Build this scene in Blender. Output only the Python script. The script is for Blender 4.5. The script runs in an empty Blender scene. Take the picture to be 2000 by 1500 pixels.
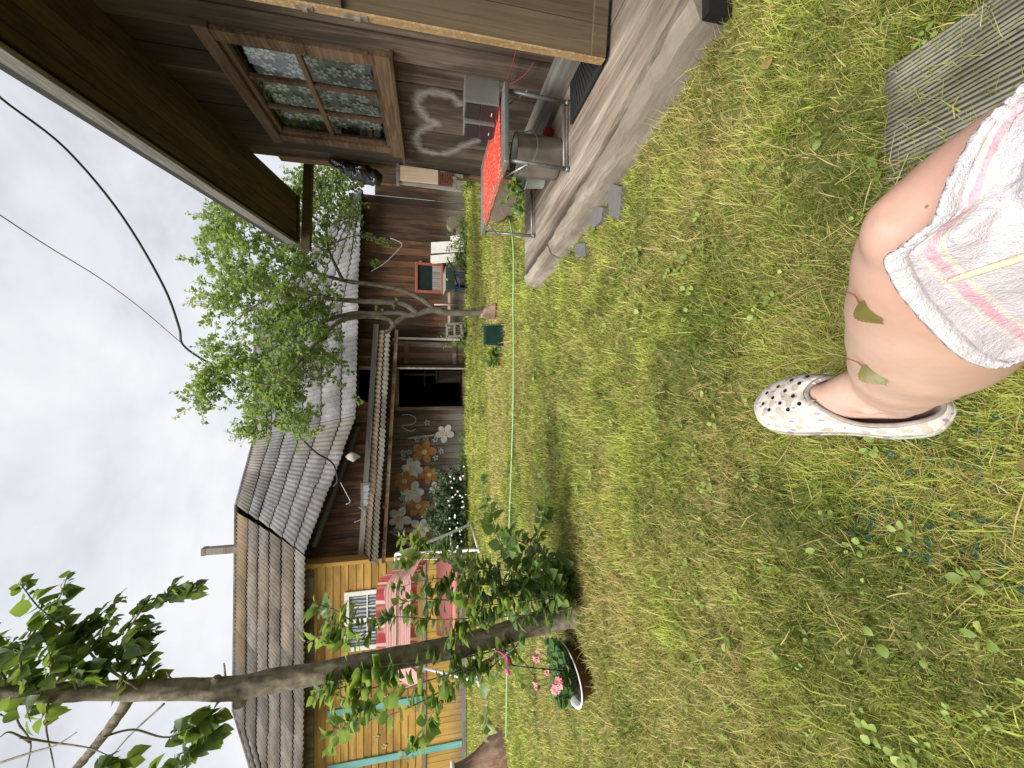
import bpy, bmesh, math, random
import numpy as np
from mathutils import Vector, Matrix, noise as mnoise
from mathutils.bvhtree import BVHTree

sc = bpy.context.scene
COL = sc.collection
rng = np.random.default_rng(7)
rnd = random.Random(5)
V3 = lambda *a: np.array(a, float)

# ------------------------------------------------------------------ camera
PITCH = math.radians(12); FPX = 752.0; CAMH = 1.0
FW = V3(0, math.cos(PITCH), -math.sin(PITCH)); RT = V3(1, 0, 0); DN = V3(0, -math.sin(PITCH), -math.cos(PITCH))
CAM = V3(0, 0, CAMH)
cam_d = bpy.data.cameras.new('camera'); cam = bpy.data.objects.new('camera', cam_d); COL.objects.link(cam)
cam_d.sensor_width = 36; cam_d.lens = FPX / 2000 * 36; cam_d.clip_end = 500; cam_d.clip_start = 0.01
cam.matrix_world = Matrix(((DN[0], RT[0], -FW[0], 0), (DN[1], RT[1], -FW[1], 0), (DN[2], RT[2], -FW[2], CAMH), (0, 0, 0, 1)))
sc.camera = cam

# measuring helpers: where a sight line of the survey meets a real plane
def ray(x, y): return DN * (x - 1000) / FPX - RT * (y - 750) / FPX + FW
def gz(x, y, z=0.0):
    r = ray(x, y); return CAM + r * ((z - CAMH) / r[2])
def at(x, y, Y):
    r = ray(x, y); return CAM + r * (Y / r[1])
def cw(d, r, z): return CAM + DN * d + RT * r + FW * z
def nrm(v):
    v = np.asarray(v, float); return v / max(1e-9, np.linalg.norm(v))

# ------------------------------------------------------------------ object helpers
def tag(o, label, cat, group=None, kind=None):
    if label: o['label'] = label
    if cat: o['category'] = cat
    if group: o['group'] = group
    if kind: o['kind'] = kind
    return o
def thing(name, label, cat, loc=(0, 0, 0), group=None):
    o = bpy.data.objects.new(name, None); COL.objects.link(o); o.location = [float(c) for c in loc]
    o.empty_display_size = .1
    return tag(o, label, cat, group)
def put_parent(o, parent):
    if parent is not None:
        o.parent = parent
        m = Matrix.Translation(parent.location) if parent.type == 'EMPTY' else Matrix()   # a mesh's own world matrix is the identity
        o.matrix_parent_inverse = m.inverted()

class MB:
    """collects faces; every face carries a tint (offset, tone, mask)"""
    def __init__(s): s.v = []; s.f = []; s.t = []
    def add(s, vs, fs, tint=(.5, .5, 0)):
        b = len(s.v); s.v.extend([tuple(map(float, p)) for p in vs])
        for f in fs: s.f.append(tuple(b + i for i in f)); s.t.append(tint)
    def hexa(s, c, tint=None):
        t = tint or (rnd.random(), rnd.random(), 0)
        s.add(c, [(0, 3, 2, 1), (4, 5, 6, 7), (0, 1, 5, 4), (1, 2, 6, 5), (2, 3, 7, 6), (3, 0, 4, 7)], t)
    def box(s, lo, hi, tint=None):
        (a, b, c), (d, e, f) = lo, hi
        s.hexa([(a, b, c), (d, b, c), (d, e, c), (a, e, c), (a, b, f), (d, b, f), (d, e, f), (a, e, f)], tint)
    def obox(s, p, ax, ay, az, tint=None):
        """box from corner p with edge vectors"""
        p, ax, ay, az = map(np.asarray, (p, ax, ay, az))
        s.hexa([p, p + ax, p + ax + ay, p + ay, p + az, p + ax + az, p + ax + ay + az, p + ay + az], tint)
    def bar(s, a, b, w, h, up=(0, 0, 1), tint=None):
        a = np.asarray(a, float); b = np.asarray(b, float); d = nrm(b - a)
        x = nrm(np.cross(d, up)) * w; z = nrm(np.cross(x, d)) * h
        s.obox(a - x / 2 - z / 2, x, b - a, z, tint)
    def tube(s, pts, rad, n=8, tint=None, caps=True, res=0, ell=None, closed=False):
        pts = np.asarray(pts, float)
        rad = np.asarray(rad if hasattr(rad, '__len__') else [rad] * len(pts), float)
        if res: pts, rad = spline(pts, rad, res)
        t = tint or (rnd.random(), rnd.random(), 0)
        m = len(pts); vs = []; up = None
        for i in range(m):
            d = nrm(pts[min(i + 1, m - 1)] - pts[max(i - 1, 0)])
            if up is None:
                up = nrm(np.cross(d, V3(.31, .17, .93) if abs(d[2]) < .9 else V3(1, .1, 0)))
            up = nrm(up - d * up.dot(d)); sd = np.cross(d, up)
            for k in range(n):
                a = 2 * math.pi * k / n
                vs.append(pts[i] + (up * math.cos(a) + sd * math.sin(a)) * rad[i])
        fs = []
        for i in range(m - 1):
            for k in range(n):
                k2 = (k + 1) % n
                fs.append((i * n + k, i * n + k2, (i + 1) * n + k2, (i + 1) * n + k))
        if caps:
            fs.append(tuple(range(n - 1, -1, -1))); fs.append(tuple((m - 1) * n + k for k in range(n)))
        s.add(vs, fs, t)
    def lathe(s, prof, c, n=32, tint=None, axis=None):
        t = tint or (rnd.random(), rnd.random(), 0)
        c = np.asarray(c, float)
        if axis is None: X, Y, Z = V3(1, 0, 0), V3(0, 1, 0), V3(0, 0, 1)
        else:
            Z = nrm(axis); X = nrm(np.cross(Z, V3(.3, .2, .9) if abs(Z[2]) < .9 else V3(1, 0, 0))); Y = np.cross(Z, X)
        vs = []; m = len(prof)
        for r, h in prof:
            for k in range(n):
                a = 2 * math.pi * k / n; vs.append(c + X * r * math.cos(a) + Y * r * math.sin(a) + Z * h)
        fs = [(i * n + k, i * n + (k + 1) % n, (i + 1) * n + (k + 1) % n, (i + 1) * n + k) for i in range(m - 1) for k in range(n)]
        s.add(vs, fs, t)
    def disc(s, c, ax, ay, n=16, tint=None, thick=None):
        """flat (or thick) ellipse with half axes ax, ay"""
        c, ax, ay = map(np.asarray, (c, ax, ay)); t = tint or (rnd.random(), rnd.random(), 0)
        top = [c + ax * math.cos(2 * math.pi * k / n) + ay * math.sin(2 * math.pi * k / n) for k in range(n)]
        if thick is None: s.add(top, [tuple(range(n))], t)
        else:
            th = np.asarray(thick)
            s.add(top + [p - th for p in top], [tuple(range(n)), tuple(range(2 * n - 1, n - 1, -1))] + [(k, k + n, (k + 1) % n + n, (k + 1) % n) for k in range(n)], t)
    def grid(s, P, tint=None, closed_u=False):
        """P[i][j] array of points"""
        P = np.asarray(P, float); a, b = P.shape[:2]; t = tint or (.5, .5, 0)
        fs = [(i * b + j, i * b + (j + 1) % b, ((i + 1)) * b + (j + 1) % b, (i + 1) * b + j) for i in range(a - 1) for j in range(b if closed_u else b - 1)]
        s.add(P.reshape(-1, 3), fs, t)
    def build(s, name, mat, parent=None, smooth=False, **kw):
        return mesh_obj(name, np.array(s.v), s.f, mat, parent, smooth, face_tint=np.array(s.t, float), **kw)

def mesh_obj(name, v, f, mat, parent=None, smooth=False, face_tint=None, vert_tint=None, bevel=0, solid=0, subsurf=0):
    me = bpy.data.meshes.new(name)
    if isinstance(f, np.ndarray):
        k = f.shape[1]
        me.vertices.add(len(v)); me.vertices.foreach_set('co', np.asarray(v, np.float32).ravel())
        me.loops.add(f.size); me.loops.foreach_set('vertex_index', f.ravel().astype(np.int32))
        me.polygons.add(len(f)); me.polygons.foreach_set('loop_start', np.arange(0, f.size, k, dtype=np.int32))
        me.update(calc_edges=True)
    else:
        me.from_pydata([tuple(p) for p in v], [], f); me.update()
    if face_tint is not None and len(face_tint) == len(me.polygons):
        a = me.attributes.new('tint', 'FLOAT_COLOR', 'FACE')
        a.data.foreach_set('color', np.c_[face_tint, np.ones(len(face_tint))].astype(np.float32).ravel())
    if vert_tint is not None:
        a = me.attributes.new('tint', 'FLOAT_COLOR', 'POINT')
        a.data.foreach_set('color', np.c_[vert_tint, np.ones(len(vert_tint))].astype(np.float32).ravel())
    if smooth: me.polygons.foreach_set('use_smooth', [True] * len(me.polygons))
    if mat is not None: me.materials.append(mat)
    o = bpy.data.objects.new(name, me); COL.objects.link(o)
    put_parent(o, parent)
    if bevel:
        m = o.modifiers.new('bevel', 'BEVEL'); m.width = bevel; m.segments = 2; m.limit_method = 'ANGLE'; m.angle_limit = math.radians(40)
    if solid:
        m = o.modifiers.new('solid', 'SOLIDIFY'); m.thickness = solid; m.offset = 0
    if subsurf:
        m = o.modifiers.new('sub', 'SUBSURF'); m.levels = subsurf; m.render_levels = subsurf
    return o

def spline(pts, rad, res):
    pts = np.asarray(pts, float); m = len(pts); out = []; ro = []
    for i in range(m - 1):
        p0, p1, p2, p3 = pts[max(i - 1, 0)], pts[i], pts[i + 1], pts[min(i + 2, m - 1)]
        for k in range(res):
            t = k / res
            out.append(.5 * ((2 * p1) + (-p0 + p2) * t + (2 * p0 - 5 * p1 + 4 * p2 - p3) * t * t + (-p0 + 3 * p1 - 3 * p2 + p3) * t ** 3))
            ro.append(rad[i] + (rad[i + 1] - rad[i]) * (t * t * (3 - 2 * t)))
    out.append(pts[-1]); ro.append(rad[-1])
    return np.array(out), np.array(ro)

def copy_tree(o, parent=None):
    c = o.copy(); COL.objects.link(c)
    if parent is not None: c.parent = parent
    for ch in o.children: copy_tree(ch, c)
    return c

# ------------------------------------------------------------------ materials
def nd(nt, t, ins=None, **props):
    n = nt.nodes.new(t)
    for k, v in props.items(): setattr(n, k, v)
    for k, v in (ins or {}).items():
        s = n.inputs[k]
        if isinstance(v, bpy.types.NodeSocket): nt.links.new(v, s)
        elif isinstance(v, bpy.types.Node): nt.links.new(v.outputs[0], s)
        else:
            if hasattr(v, '__len__') and s.type == 'RGBA' and len(v) == 3: v = (*v, 1)
            s.default_value = v
    return n
def ramp(nt, fac, stops):
    n = nd(nt, 'ShaderNodeValToRGB', {'Fac': fac}); cr = n.color_ramp
    while len(cr.elements) < len(stops): cr.elements.new(.5)
    for e, (p, c) in zip(cr.elements, stops):
        e.position = p; e.color = (*c, 1) if hasattr(c, '__len__') else (c, c, c, 1)
    return n.outputs[0]
def mixc(nt, fac, a, b, mode='MIX'):
    n = nt.nodes.new('ShaderNodeMix'); n.data_type = 'RGBA'; n.blend_type = mode
    for s, v in ((n.inputs[0], fac), (n.inputs[6], a), (n.inputs[7], b)):
        if isinstance(v, bpy.types.NodeSocket): nt.links.new(v, s)
        elif s.type == 'RGBA': s.default_value = (*v, 1) if hasattr(v, '__len__') else (v, v, v, 1)
        else: s.default_value = v
    return n.outputs[2]
def mth(nt, op, a, b=0.0, c=0.0):
    n = nt.nodes.new('ShaderNodeMath'); n.operation = op
    for s, v in zip(n.inputs, (a, b, c)):
        if isinstance(v, bpy.types.NodeSocket): nt.links.new(v, s)
        else: s.default_value = v
    return n.outputs[0]
def new_mat(name):
    m = bpy.data.materials.new(name); m.use_nodes = True; nt = m.node_tree; nt.nodes.clear()
    return m, nt
def finish(nt, col, rough=.8, bump=None, bstr=.3, bdist=.01, metal=0, spec=.3, extra=None, coat=0):
    p = nd(nt, 'ShaderNodeBsdfPrincipled', {'Base Color': col, 'Roughness': rough, 'Metallic': metal, 'Specular IOR Level': spec, 'Coat Weight': coat})
    if bump is not None:
        b = nd(nt, 'ShaderNodeBump', {'Height': bump, 'Strength': bstr, 'Distance': bdist}); nt.links.new(b.outputs[0], p.inputs['Normal'])
    o = nd(nt, 'ShaderNodeOutputMaterial', {'Surface': p.outputs[0]})
    return p
def tint_nodes(nt):
    a = nd(nt, 'ShaderNodeAttribute', attribute_name='tint')
    return nd(nt, 'ShaderNodeSeparateColor', {0: a.outputs['Color']}).outputs
def coords(nt, scale=(1, 1, 1), off=None):
    tc = nd(nt, 'ShaderNodeTexCoord').outputs['Object']
    if off is not None: tc = nd(nt, 'ShaderNodeVectorMath', {0: tc, 1: off}, operation='ADD').outputs[0]
    return nd(nt, 'ShaderNodeMapping', {'Vector': tc, 'Scale': scale}).outputs[0]
def noise(nt, vec, scale, detail=4, rough=.55, dist=0):
    return nd(nt, 'ShaderNodeTexNoise', {'Vector': vec, 'Scale': scale, 'Detail': detail, 'Roughness': rough, 'Distortion': dist}).outputs[0]

def wood(name, dark, mid, light, axis='Z', tone=.7, rough=.85, bstr=.5, low=None, stain=None, freq=1.0, spec=.25, peel=None):
    """grain runs along axis; dark/mid/light are the grain colours; low = (height, colour) rain-splash weathering; stain = dark water marks; peel = worn paint colour"""
    m, nt = new_mat(name); T = tint_nodes(nt)
    off = nd(nt, 'ShaderNodeCombineXYZ', {0: mth(nt, 'MULTIPLY', T[0], 13.0), 1: mth(nt, 'MULTIPLY', T[0], 31.0), 2: mth(nt, 'MULTIPLY', T[0], 7.0)}).outputs[0]
    sc_ = {'X': (1.2, 30, 30), 'Y': (30, 1.2, 30), 'Z': (30, 30, 1.2)}[axis]
    v = coords(nt, tuple(a * freq for a in sc_), off)
    g = noise(nt, v, 1.6, 7, .62, .6)
    g2 = noise(nt, v, 5.0, 4, .6)
    big = noise(nt, coords(nt, tuple(.06 * a + .9 for a in sc_), off), 1.3, 3)
    c = ramp(nt, g, [(.28, dark), (.5, mid), (.72, light)])
    c = mixc(nt, ramp(nt, big, [(.4, 0), (.65, 1)]), c, mixc(nt, .55, c, light))
    c = mixc(nt, mth(nt, 'MULTIPLY', ramp(nt, g2, [(.55, 0), (.75, 1)]), .5), c, dark)
    if stain is not None:
        sv = {'X': (.5, 3, 3), 'Y': (3, .5, 3), 'Z': (3, 3, .5)}[axis]
        s1 = noise(nt, coords(nt, sv, off), 1.0, 5, .6)
        s2 = noise(nt, coords(nt, (.45, .45, .3)), 1.0, 2)
        k = ramp(nt, mth(nt, 'ADD', mth(nt, 'MULTIPLY', s1, .6), mth(nt, 'MULTIPLY', s2, .4)), [(.45, 0), (.53, 1)])
        c = mixc(nt, k, c, mixc(nt, .75, c, stain))
    if low is not None:
        z = nd(nt, 'ShaderNodeSeparateXYZ', {0: nd(nt, 'ShaderNodeTexCoord').outputs['Object']}).outputs[2]
        zz = mth(nt, 'ADD', z, mth(nt, 'MULTIPLY', mth(nt, 'SUBTRACT', g, .5), low[0] * 1.5))
        mr = nd(nt, 'ShaderNodeMapRange', {0: zz, 1: low[0] * .3, 2: low[0] * 1.4, 3: .85, 4: 0.0}).outputs[0]
        c = mixc(nt, mr, c, mixc(nt, g, low[1], tuple(x * .5 for x in low[1])))
    if peel is not None:
        pk = ramp(nt, noise(nt, coords(nt, (9, 9, 9)), 6, 6, .7), [(.52, 0), (.58, 1)])
        c = mixc(nt, pk, c, peel)
    hs = mth(nt, 'ADD', 1 - tone / 2, mth(nt, 'MULTIPLY', T[1], tone))
    c = mixc(nt, 1.0, c, nd(nt, 'ShaderNodeCombineColor', {0: hs, 1: hs, 2: hs}).outputs[0], 'MULTIPLY')
    finish(nt, c, rough, mth(nt, 'ADD', g, mth(nt, 'MULTIPLY', g2, .6)), bstr, .004, spec=spec)
    return m

def plain(name, col, rough=.6, metal=0, var=.25, scale=8, bstr=.08, spec=.4, col2=None, coat=0):
    m, nt = new_mat(name); T = tint_nodes(nt)
    v = coords(nt); n = noise(nt, v, scale, 6, .6); n2 = noise(nt, v, scale * 9, 3)
    d = tuple(x * (1 - var) for x in col) if col2 is None else col2
    c = ramp(nt, n, [(.32, d), (.68, col)])
    c = mixc(nt, mth(nt, 'MULTIPLY', n2, var * .6), c, d)
    finish(nt, c, mth(nt, 'ADD', rough - .08, mth(nt, 'MULTIPLY', n2, .16)), n2, bstr, .003, metal, spec, coat=coat)
    return m

def leaf_mat(name, dark, light, warm, trans=.35, rough=.45, veins=False):
    m, nt = new_mat(name); T = tint_nodes(nt)
    c = mixc(nt, T[1], dark, light); c = mixc(nt, mth(nt, 'MULTIPLY', T[2], 1.0), c, warm)
    n = noise(nt, coords(nt), 60, 3); c = mixc(nt, mth(nt, 'MULTIPLY', n, .35), c, dark)
    p = nd(nt, 'ShaderNodeBsdfPrincipled', {'Base Color': c, 'Roughness': rough, 'Specular IOR Level': .4})
    b = nd(nt, 'ShaderNodeBump', {'Height': n, 'Strength': .25, 'Distance': .004}); nt.links.new(b.outputs[0], p.inputs['Normal'])
    tr = nd(nt, 'ShaderNodeBsdfTranslucent', {'Color': mixc(nt, .5, c, (.45, .6, .08), 'MIX')})
    mx = nd(nt, 'ShaderNodeMixShader', {0: trans, 1: p.outputs[0], 2: tr.outputs[0]})
    nd(nt, 'ShaderNodeOutputMaterial', {'Surface': mx.outputs[0]})
    return m

# ------------------------------------------------------------------ leaves, vectorised
def leaf_template(kind):
    if kind == 'far':
        v = np.array([(0, 0, 0), (-.42, .45, .10), (0, .5, -.04), (.42, .45, .10), (0, 1, -.12)]); f = [(0, 2, 1), (0, 3, 2), (1, 2, 4), (2, 3, 4)]
        return v, np.array(f)
    rows = [(0, .02, 0), (.14, .30, -.0), (.36, .44, -.01), (.6, .34, -.05), (.82, .15, -.11), (1.0, .0, -.19)]
    if kind == 'long': rows = [(0, .03, 0), (.2, .12, .03), (.5, .2, .02), (.8, .12, -.08), (1, 0, -.2)]
    if kind == 'broad': rows = [(0, .05, 0), (.15, .22, .05), (.4, .36, .07), (.68, .33, .04), (.9, .15, -.03), (1, 0, -.06)]
    if kind == 'round': rows = [(0, .06, 0), (.1, .42, .02), (.35, .55, .03), (.65, .5, .02), (.88, .3, -.01), (1, .06, -.03)]
    v = []; f = []
    for t, w, z in rows: v += [(-w, t, z + w * .22), (0, t, z), (w, t, z + w * .22)]
    for i in range(len(rows) - 1):
        a = i * 3
        f += [(a, a + 1, a + 4), (a, a + 4, a + 3), (a + 1, a + 2, a + 5), (a + 1, a + 5, a + 4)]
    return np.array(v), np.array(f)
def scatter(tpl, P, D, N, S, W=None):
    """P base, D growth direction, N upper side, S length, W width factor -> verts, faces"""
    v, f = tpl; P, D, N = (np.asarray(a, float) for a in (P, D, N)); S = np.asarray(S, float)
    D = D / np.linalg.norm(D, axis=1, keepdims=True)
    N = N - D * (N * D).sum(1, keepdims=True); N /= np.maximum(1e-6, np.linalg.norm(N, axis=1, keepdims=True))
    X = np.cross(D, N); W = np.ones(len(P)) if W is None else W
    out = P[:, None, :] + (X[:, None, :] * v[None, :, 0:1] * W[:, None, None] + D[:, None, :] * v[None, :, 1:2] + N[:, None, :] * v[None, :, 2:3]) * S[:, None, None]
    k = len(v); F = f[None] + (np.arange(len(P)) * k)[:, None, None]
    return out.reshape(-1, 3), F.reshape(-1, 3), k
def leaves_obj(name, kind, P, D, N, S, mat, parent=None, tint=None, W=None, smooth=True):
    v, f, k = scatter(leaf_template(kind), P, D, N, S, W)
    if tint is None:
        n = len(P); tint = np.c_[rng.random(n), rng.random(n), (rng.random(n) < .08) * rng.random(n)]
    return mesh_obj(name, v, f, mat, parent, smooth, vert_tint=np.repeat(tint, k, 0))
def rdir(n):
    d = rng.normal(size=(n, 3)); return d / np.linalg.norm(d, axis=1, keepdims=True)
def shoot_leaves(curve, n, size, spread=.8, droop=.2):
    """leaves set alternately along a polyline"""
    curve = np.asarray(curve); t = np.sort(rng.random(n)) * (len(curve) - 1.001)
    i = t.astype(int); fr = (t - i)[:, None]
    P = curve[i] * (1 - fr) + curve[i + 1] * fr
    T = curve[i + 1] - curve[i]; T /= np.linalg.norm(T, axis=1, keepdims=True)
    R = rdir(n); R -= T * (R * T).sum(1, keepdims=True); R /= np.linalg.norm(R, axis=1, keepdims=True)
    D = T * .45 + R * spread + np.array([0, 0, -droop])
    N = np.array([0, 0, 1.0]) + T * .3 + rdir(n) * .55
    S = size * (.55 + .6 * rng.random(n)) * np.where(t > (len(curve) - 1) * .85, .6, 1)
    return P + R * .012, D, N, S
def vnoise(x, y, s, seed=0):
    """cheap smooth value noise on arrays"""
    x = np.asarray(x) * s + seed * 17.3; y = np.asarray(y) * s + seed * 9.1
    xi = np.floor(x).astype(int); yi = np.floor(y).astype(int); fx = x - xi; fy = y - yi
    fx = fx * fx * (3 - 2 * fx); fy = fy * fy * (3 - 2 * fy)
    h = lambda a, b: np.modf(np.abs(np.sin(a * 127.1 + b * 311.7 + seed) * 43758.5453))[0]
    return (h(xi, yi) * (1 - fx) + h(xi + 1, yi) * fx) * (1 - fy) + (h(xi, yi + 1) * (1 - fx) + h(xi + 1, yi + 1) * fx) * fy

# ------------------------------------------------------------------ light and sky
w = bpy.data.worlds.new('World'); sc.world = w; w.use_nodes = True; nt = w.node_tree; nt.nodes.clear()
SUN_EL, SUN_AZ = math.radians(58), math.radians(218)
sky = nd(nt, 'ShaderNodeTexSky', sky_type='NISHITA'); sky.sun_disc = False; sky.sun_elevation = SUN_EL; sky.sun_rotation = SUN_AZ
gen = nd(nt, 'ShaderNodeTexCoord').outputs['Generated']
mp = nd(nt, 'ShaderNodeMapping', {'Vector': gen, 'Scale': (1.0, 1.0, 1.7), 'Location': (.3, .1, 0)}).outputs[0]
c1 = noise(nt, mp, 2.2, 5, .55, .3); c2 = noise(nt, mp, 6.5, 4, .55, .2)
cl = mth(nt, 'ADD', mth(nt, 'MULTIPLY', c1, .7), mth(nt, 'MULTIPLY', c2, .3))
cloud = ramp(nt, cl, [(.36, (.52, .535, .57)), (.47, (.645, .66, .69)), (.60, (.75, .755, .77))])
blue = mixc(nt, 1.0, sky.outputs[0], (.1, .1, .1), 'MULTIPLY')
wc = mixc(nt, .94, blue, cloud)
bg = nd(nt, 'ShaderNodeBackground', {'Color': wc, 'Strength': 1.0})
nd(nt, 'ShaderNodeOutputWorld', {'Surface': bg.outputs[0]})
sun_d = bpy.data.lights.new('sun', 'SUN'); sun = bpy.data.objects.new('sun', sun_d); COL.objects.link(sun)
sun_d.energy = 4.6; sun_d.angle = math.radians(34); sun_d.color = (1, .96, .89)
sdir = V3(math.sin(SUN_AZ) * math.cos(SUN_EL), math.cos(SUN_AZ) * math.cos(SUN_EL), math.sin(SUN_EL))
sun.rotation_euler = Vector(sdir).to_track_quat('Z', 'Y').to_euler()
sun.location = (0, 0, 20)
sc.view_settings.view_transform = 'Standard'; sc.view_settings.look = 'None'; sc.view_settings.exposure = .38; sc.view_settings.gamma = 1
sc.cycles.max_bounces = 8; sc.cycles.transparent_max_bounces = 12
try:
    sc.cycles.use_denoising = True
except Exception: pass
# ================================================================== near wooden house
W0 = V3(2.07, 2.4, 0); WE = nrm((.06, 1, 0)); WN = V3(-WE[1], WE[0], 0); UP = V3(0, 0, 1)
def wp(y, z, out=0.0):
    s = (y - W0[1]) / WE[1]
    return W0 + WE * s + UP * z + WN * out
def onwall(x, y, out=0.0):
    r = ray(x, y); t = np.dot(W0 - CAM, WN) / np.dot(r, WN); return CAM + r * t + WN * out

m_wall = wood('weathered_wall_boards', (.019, .0135, .0095), (.072, .051, .036), (.20, .155, .118), 'Z', .8, stain=(.03, .023, .018), freq=.7)
m_trim = wood('brown_window_wood', (.038, .023, .013), (.098, .060, .034), (.20, .135, .085), 'Y', .5)
m_trimv = wood('brown_upright_wood', (.06, .035, .018), (.15, .09, .05), (.27, .18, .11), 'Z', .5)
m_soffit = wood('dark_soffit_boards', (.028, .018, .011), (.068, .044, .025), (.12, .08, .046), 'Y', .5)
m_grey = wood('grey_silvered_wood', (.10, .09, .078), (.23, .21, .185), (.36, .34, .31), 'Y', .5)
m_greyz = wood('grey_silvered_upright_wood', (.10, .09, .078), (.21, .19, .165), (.34, .32, .29), 'Z', .5)
m_door = wood('brown_door_boards', (.05, .034, .02), (.09, .064, .038), (.13, .095, .058), 'Z', .3, spec=.35, rough=.6)
m_edge = wood('worn_door_edge_paint', (.26, .15, .065), (.38, .24, .115), (.46, .31, .17), 'Z', .3, peel=(.50, .36, .20))
m_deck = wood('worn_porch_planks', (.085, .062, .044), (.195, .15, .112), (.42, .365, .305), 'Y', .5, stain=(.085, .065, .05), freq=.6, bstr=.8)
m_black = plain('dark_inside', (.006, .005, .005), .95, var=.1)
m_metal = plain('rusty_latch_metal', (.42, .42, .38), .5, .6, .4, 30, col2=(.3, .16, .08))

house = thing('wooden_house', 'dark weathered plank house with deep eaves and a lace curtained window beside the porch', 'house', (2.07, 2.4, 0))
def boards(mb, y0, y1, wd, z0, z1, hole=(), out=.0, th=.028, wj=.03):
    cuts = [y0]
    for h in hole: cuts += [h[0], h[1]]
    cuts = sorted(set([c for c in cuts if y0 <= c <= y1] + [y1])); ys = []
    for a, b in zip(cuts[:-1], cuts[1:]):
        k = max(1, round((b - a) / wd)); e = np.linspace(a, b, k + 1)
        e[1:-1] += (rng.random(k - 1) - .5) * wj if k > 1 else 0; ys += list(zip(e[:-1], e[1:]))
    for a, b in ys:
        seg = [(z0, z1)]
        for h in hole:
            if h[0] <= (a + b) / 2 <= h[1]:
                seg = [x for s in seg for x in ((s[0], min(s[1], h[2])), (max(s[0], h[3]), s[1])) if x[1] - x[0] > .01]
        o = out + (rnd.random() - .5) * .008
        for lo, hi in seg:
            if hi == z1 == 2.55: hi = 2.52 + .11 * (4.9 - (a + b) / 2) + .05
            p = wp(a + .0025, lo, o - th)
            mb.obox(p, wp(b - .0025, lo, o - th) - p, WN * th, UP * (hi - lo))
mb = MB()
boards(mb, -2.5, 4.05, .18, .02, 2.55, hole=[(2.58, 3.68, 1.29, 2.28), (.95, 1.64, .02, 2.05)])
# the other sides of the house
for a, b in (((2.2, 4.03), (6.2, 3.8)), ((6.2, 3.8), (5.8, -2.7)), ((5.8, -2.7), (1.8, -2.5))):
    a = V3(*a, 0); b = V3(*b, 0); d = nrm(b - a); L = np.linalg.norm(b - a); k = int(L / .2); n = V3(d[1], -d[0], 0)
    for i in range(k):
        mb.obox(a + d * (i * L / k), d * (L / k - .004), n * .025, UP * 2.5)
# backing that closes the gaps between boards
wall = mb.build('wall', m_wall, house)
mb = MB(); 
for y0, y1, z0, z1 in ((-2.5, .95, .02, 2.9), (1.64, 2.58, .02, 2.62), (3.68, 4.04, .02, 2.5), (2.58, 3.68, .02, 1.29), (2.58, 3.68, 2.28, 2.52)):
    p = wp(y0, z0, -.045); mb.obox(p, wp(y1, z0, -.045) - p, WN * .01, UP * (z1 - z0))
mb.build('wall_backing', m_black, house)

# chalk heart on the boards
hp = [(900, 205), (884, 186), (848, 177), (824, 180), (814, 196), (822, 214), (835, 230), (853, 238), (835, 245), (818, 255), (812, 271), (820, 287), (840, 295), (867, 298), (890, 290), (910, 280), (938, 270)]
P, _ = spline(np.array([onwall(x, y, .0) for x, y in hp]), np.ones(len(hp)), 8)
vs, fs, ts = [], [], []
for i, p in enumerate(P):
    d = nrm(P[min(i + 1, len(P) - 1)] - P[max(i - 1, 0)]); s = np.cross(d, WN); wd = .056 + .018 * math.sin(i * .7) * math.sin(i * .23)
    for k in (-1, 0, 1): vs.append(p + s * wd * k + WN * .012); ts.append((abs(k), .5, 0))
for i in range(len(P) - 1):
    for k in (0, 1): a = i * 3 + k; fs.append((a, a + 1, a + 4, a + 3))
mc, nt = new_mat('chalk_paint'); T = tint_nodes(nt)
nn = noise(nt, coords(nt, (45, 45, 14)), 1.0, 5, .7)
al = mth(nt, 'MULTIPLY', mth(nt, 'SUBTRACT', 1.0, T[0]), mth(nt, 'MULTIPLY', nn, .66))
p = nd(nt, 'ShaderNodeBsdfPrincipled', {'Base Color': (.62, .60, .57, 1), 'Roughness': .95, 'Alpha': al}); nd(nt, 'ShaderNodeOutputMaterial', {'Surface': p.outputs[0]})
mesh_obj('chalk_heart', np.array(vs), fs, mc, house, vert_tint=np.array(ts, float))

# window
win = mb2 = None
def wbox(mb, y0, y1, z0, z1, o0, o1):
    p = wp(y0, z0, o0); mb.obox(p, wp(y1, z0, o0) - p, WN * (o1 - o0), UP * (z1 - z0))
mb = MB()
wbox(mb, 2.53, 2.61, 1.34, 2.25, -.03, .035); wbox(mb, 3.6, 3.685, 1.34, 2.25, -.03, .035)
wbox(mb, 2.51, 3.72, 1.25, 1.34, -.03, .045); wbox(mb, 2.51, 3.72, 2.25, 2.335, -.03, .042); wbox(mb, 2.49, 3.78, 1.225, 1.25, -.03, .075)
window = mb.build('window', m_trim, house, bevel=.004)
mb = MB()
wbox(mb, 2.612, 3.598, 1.342, 1.375, -.028, .012); wbox(mb, 2.612, 3.598, 2.215, 2.248, -.028, .012)
wbox(mb, 2.612, 2.65, 1.377, 2.213, -.028, .014); wbox(mb, 3.56, 3.598, 1.377, 2.213, -.028, .014)
for y in (2.95, 3.26): wbox(mb, y - .016, y + .016, 1.378, 2.212, -.022, .008)
wbox(mb, 2.652, 3.558, 1.80, 1.835, -.024, .011)
mb.build('sash', m_trim, window, bevel=.003)
mg, nt = new_mat('window_glass')
fr = nd(nt, 'ShaderNodeFresnel', {'IOR': 1.5}).outputs[0]
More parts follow.
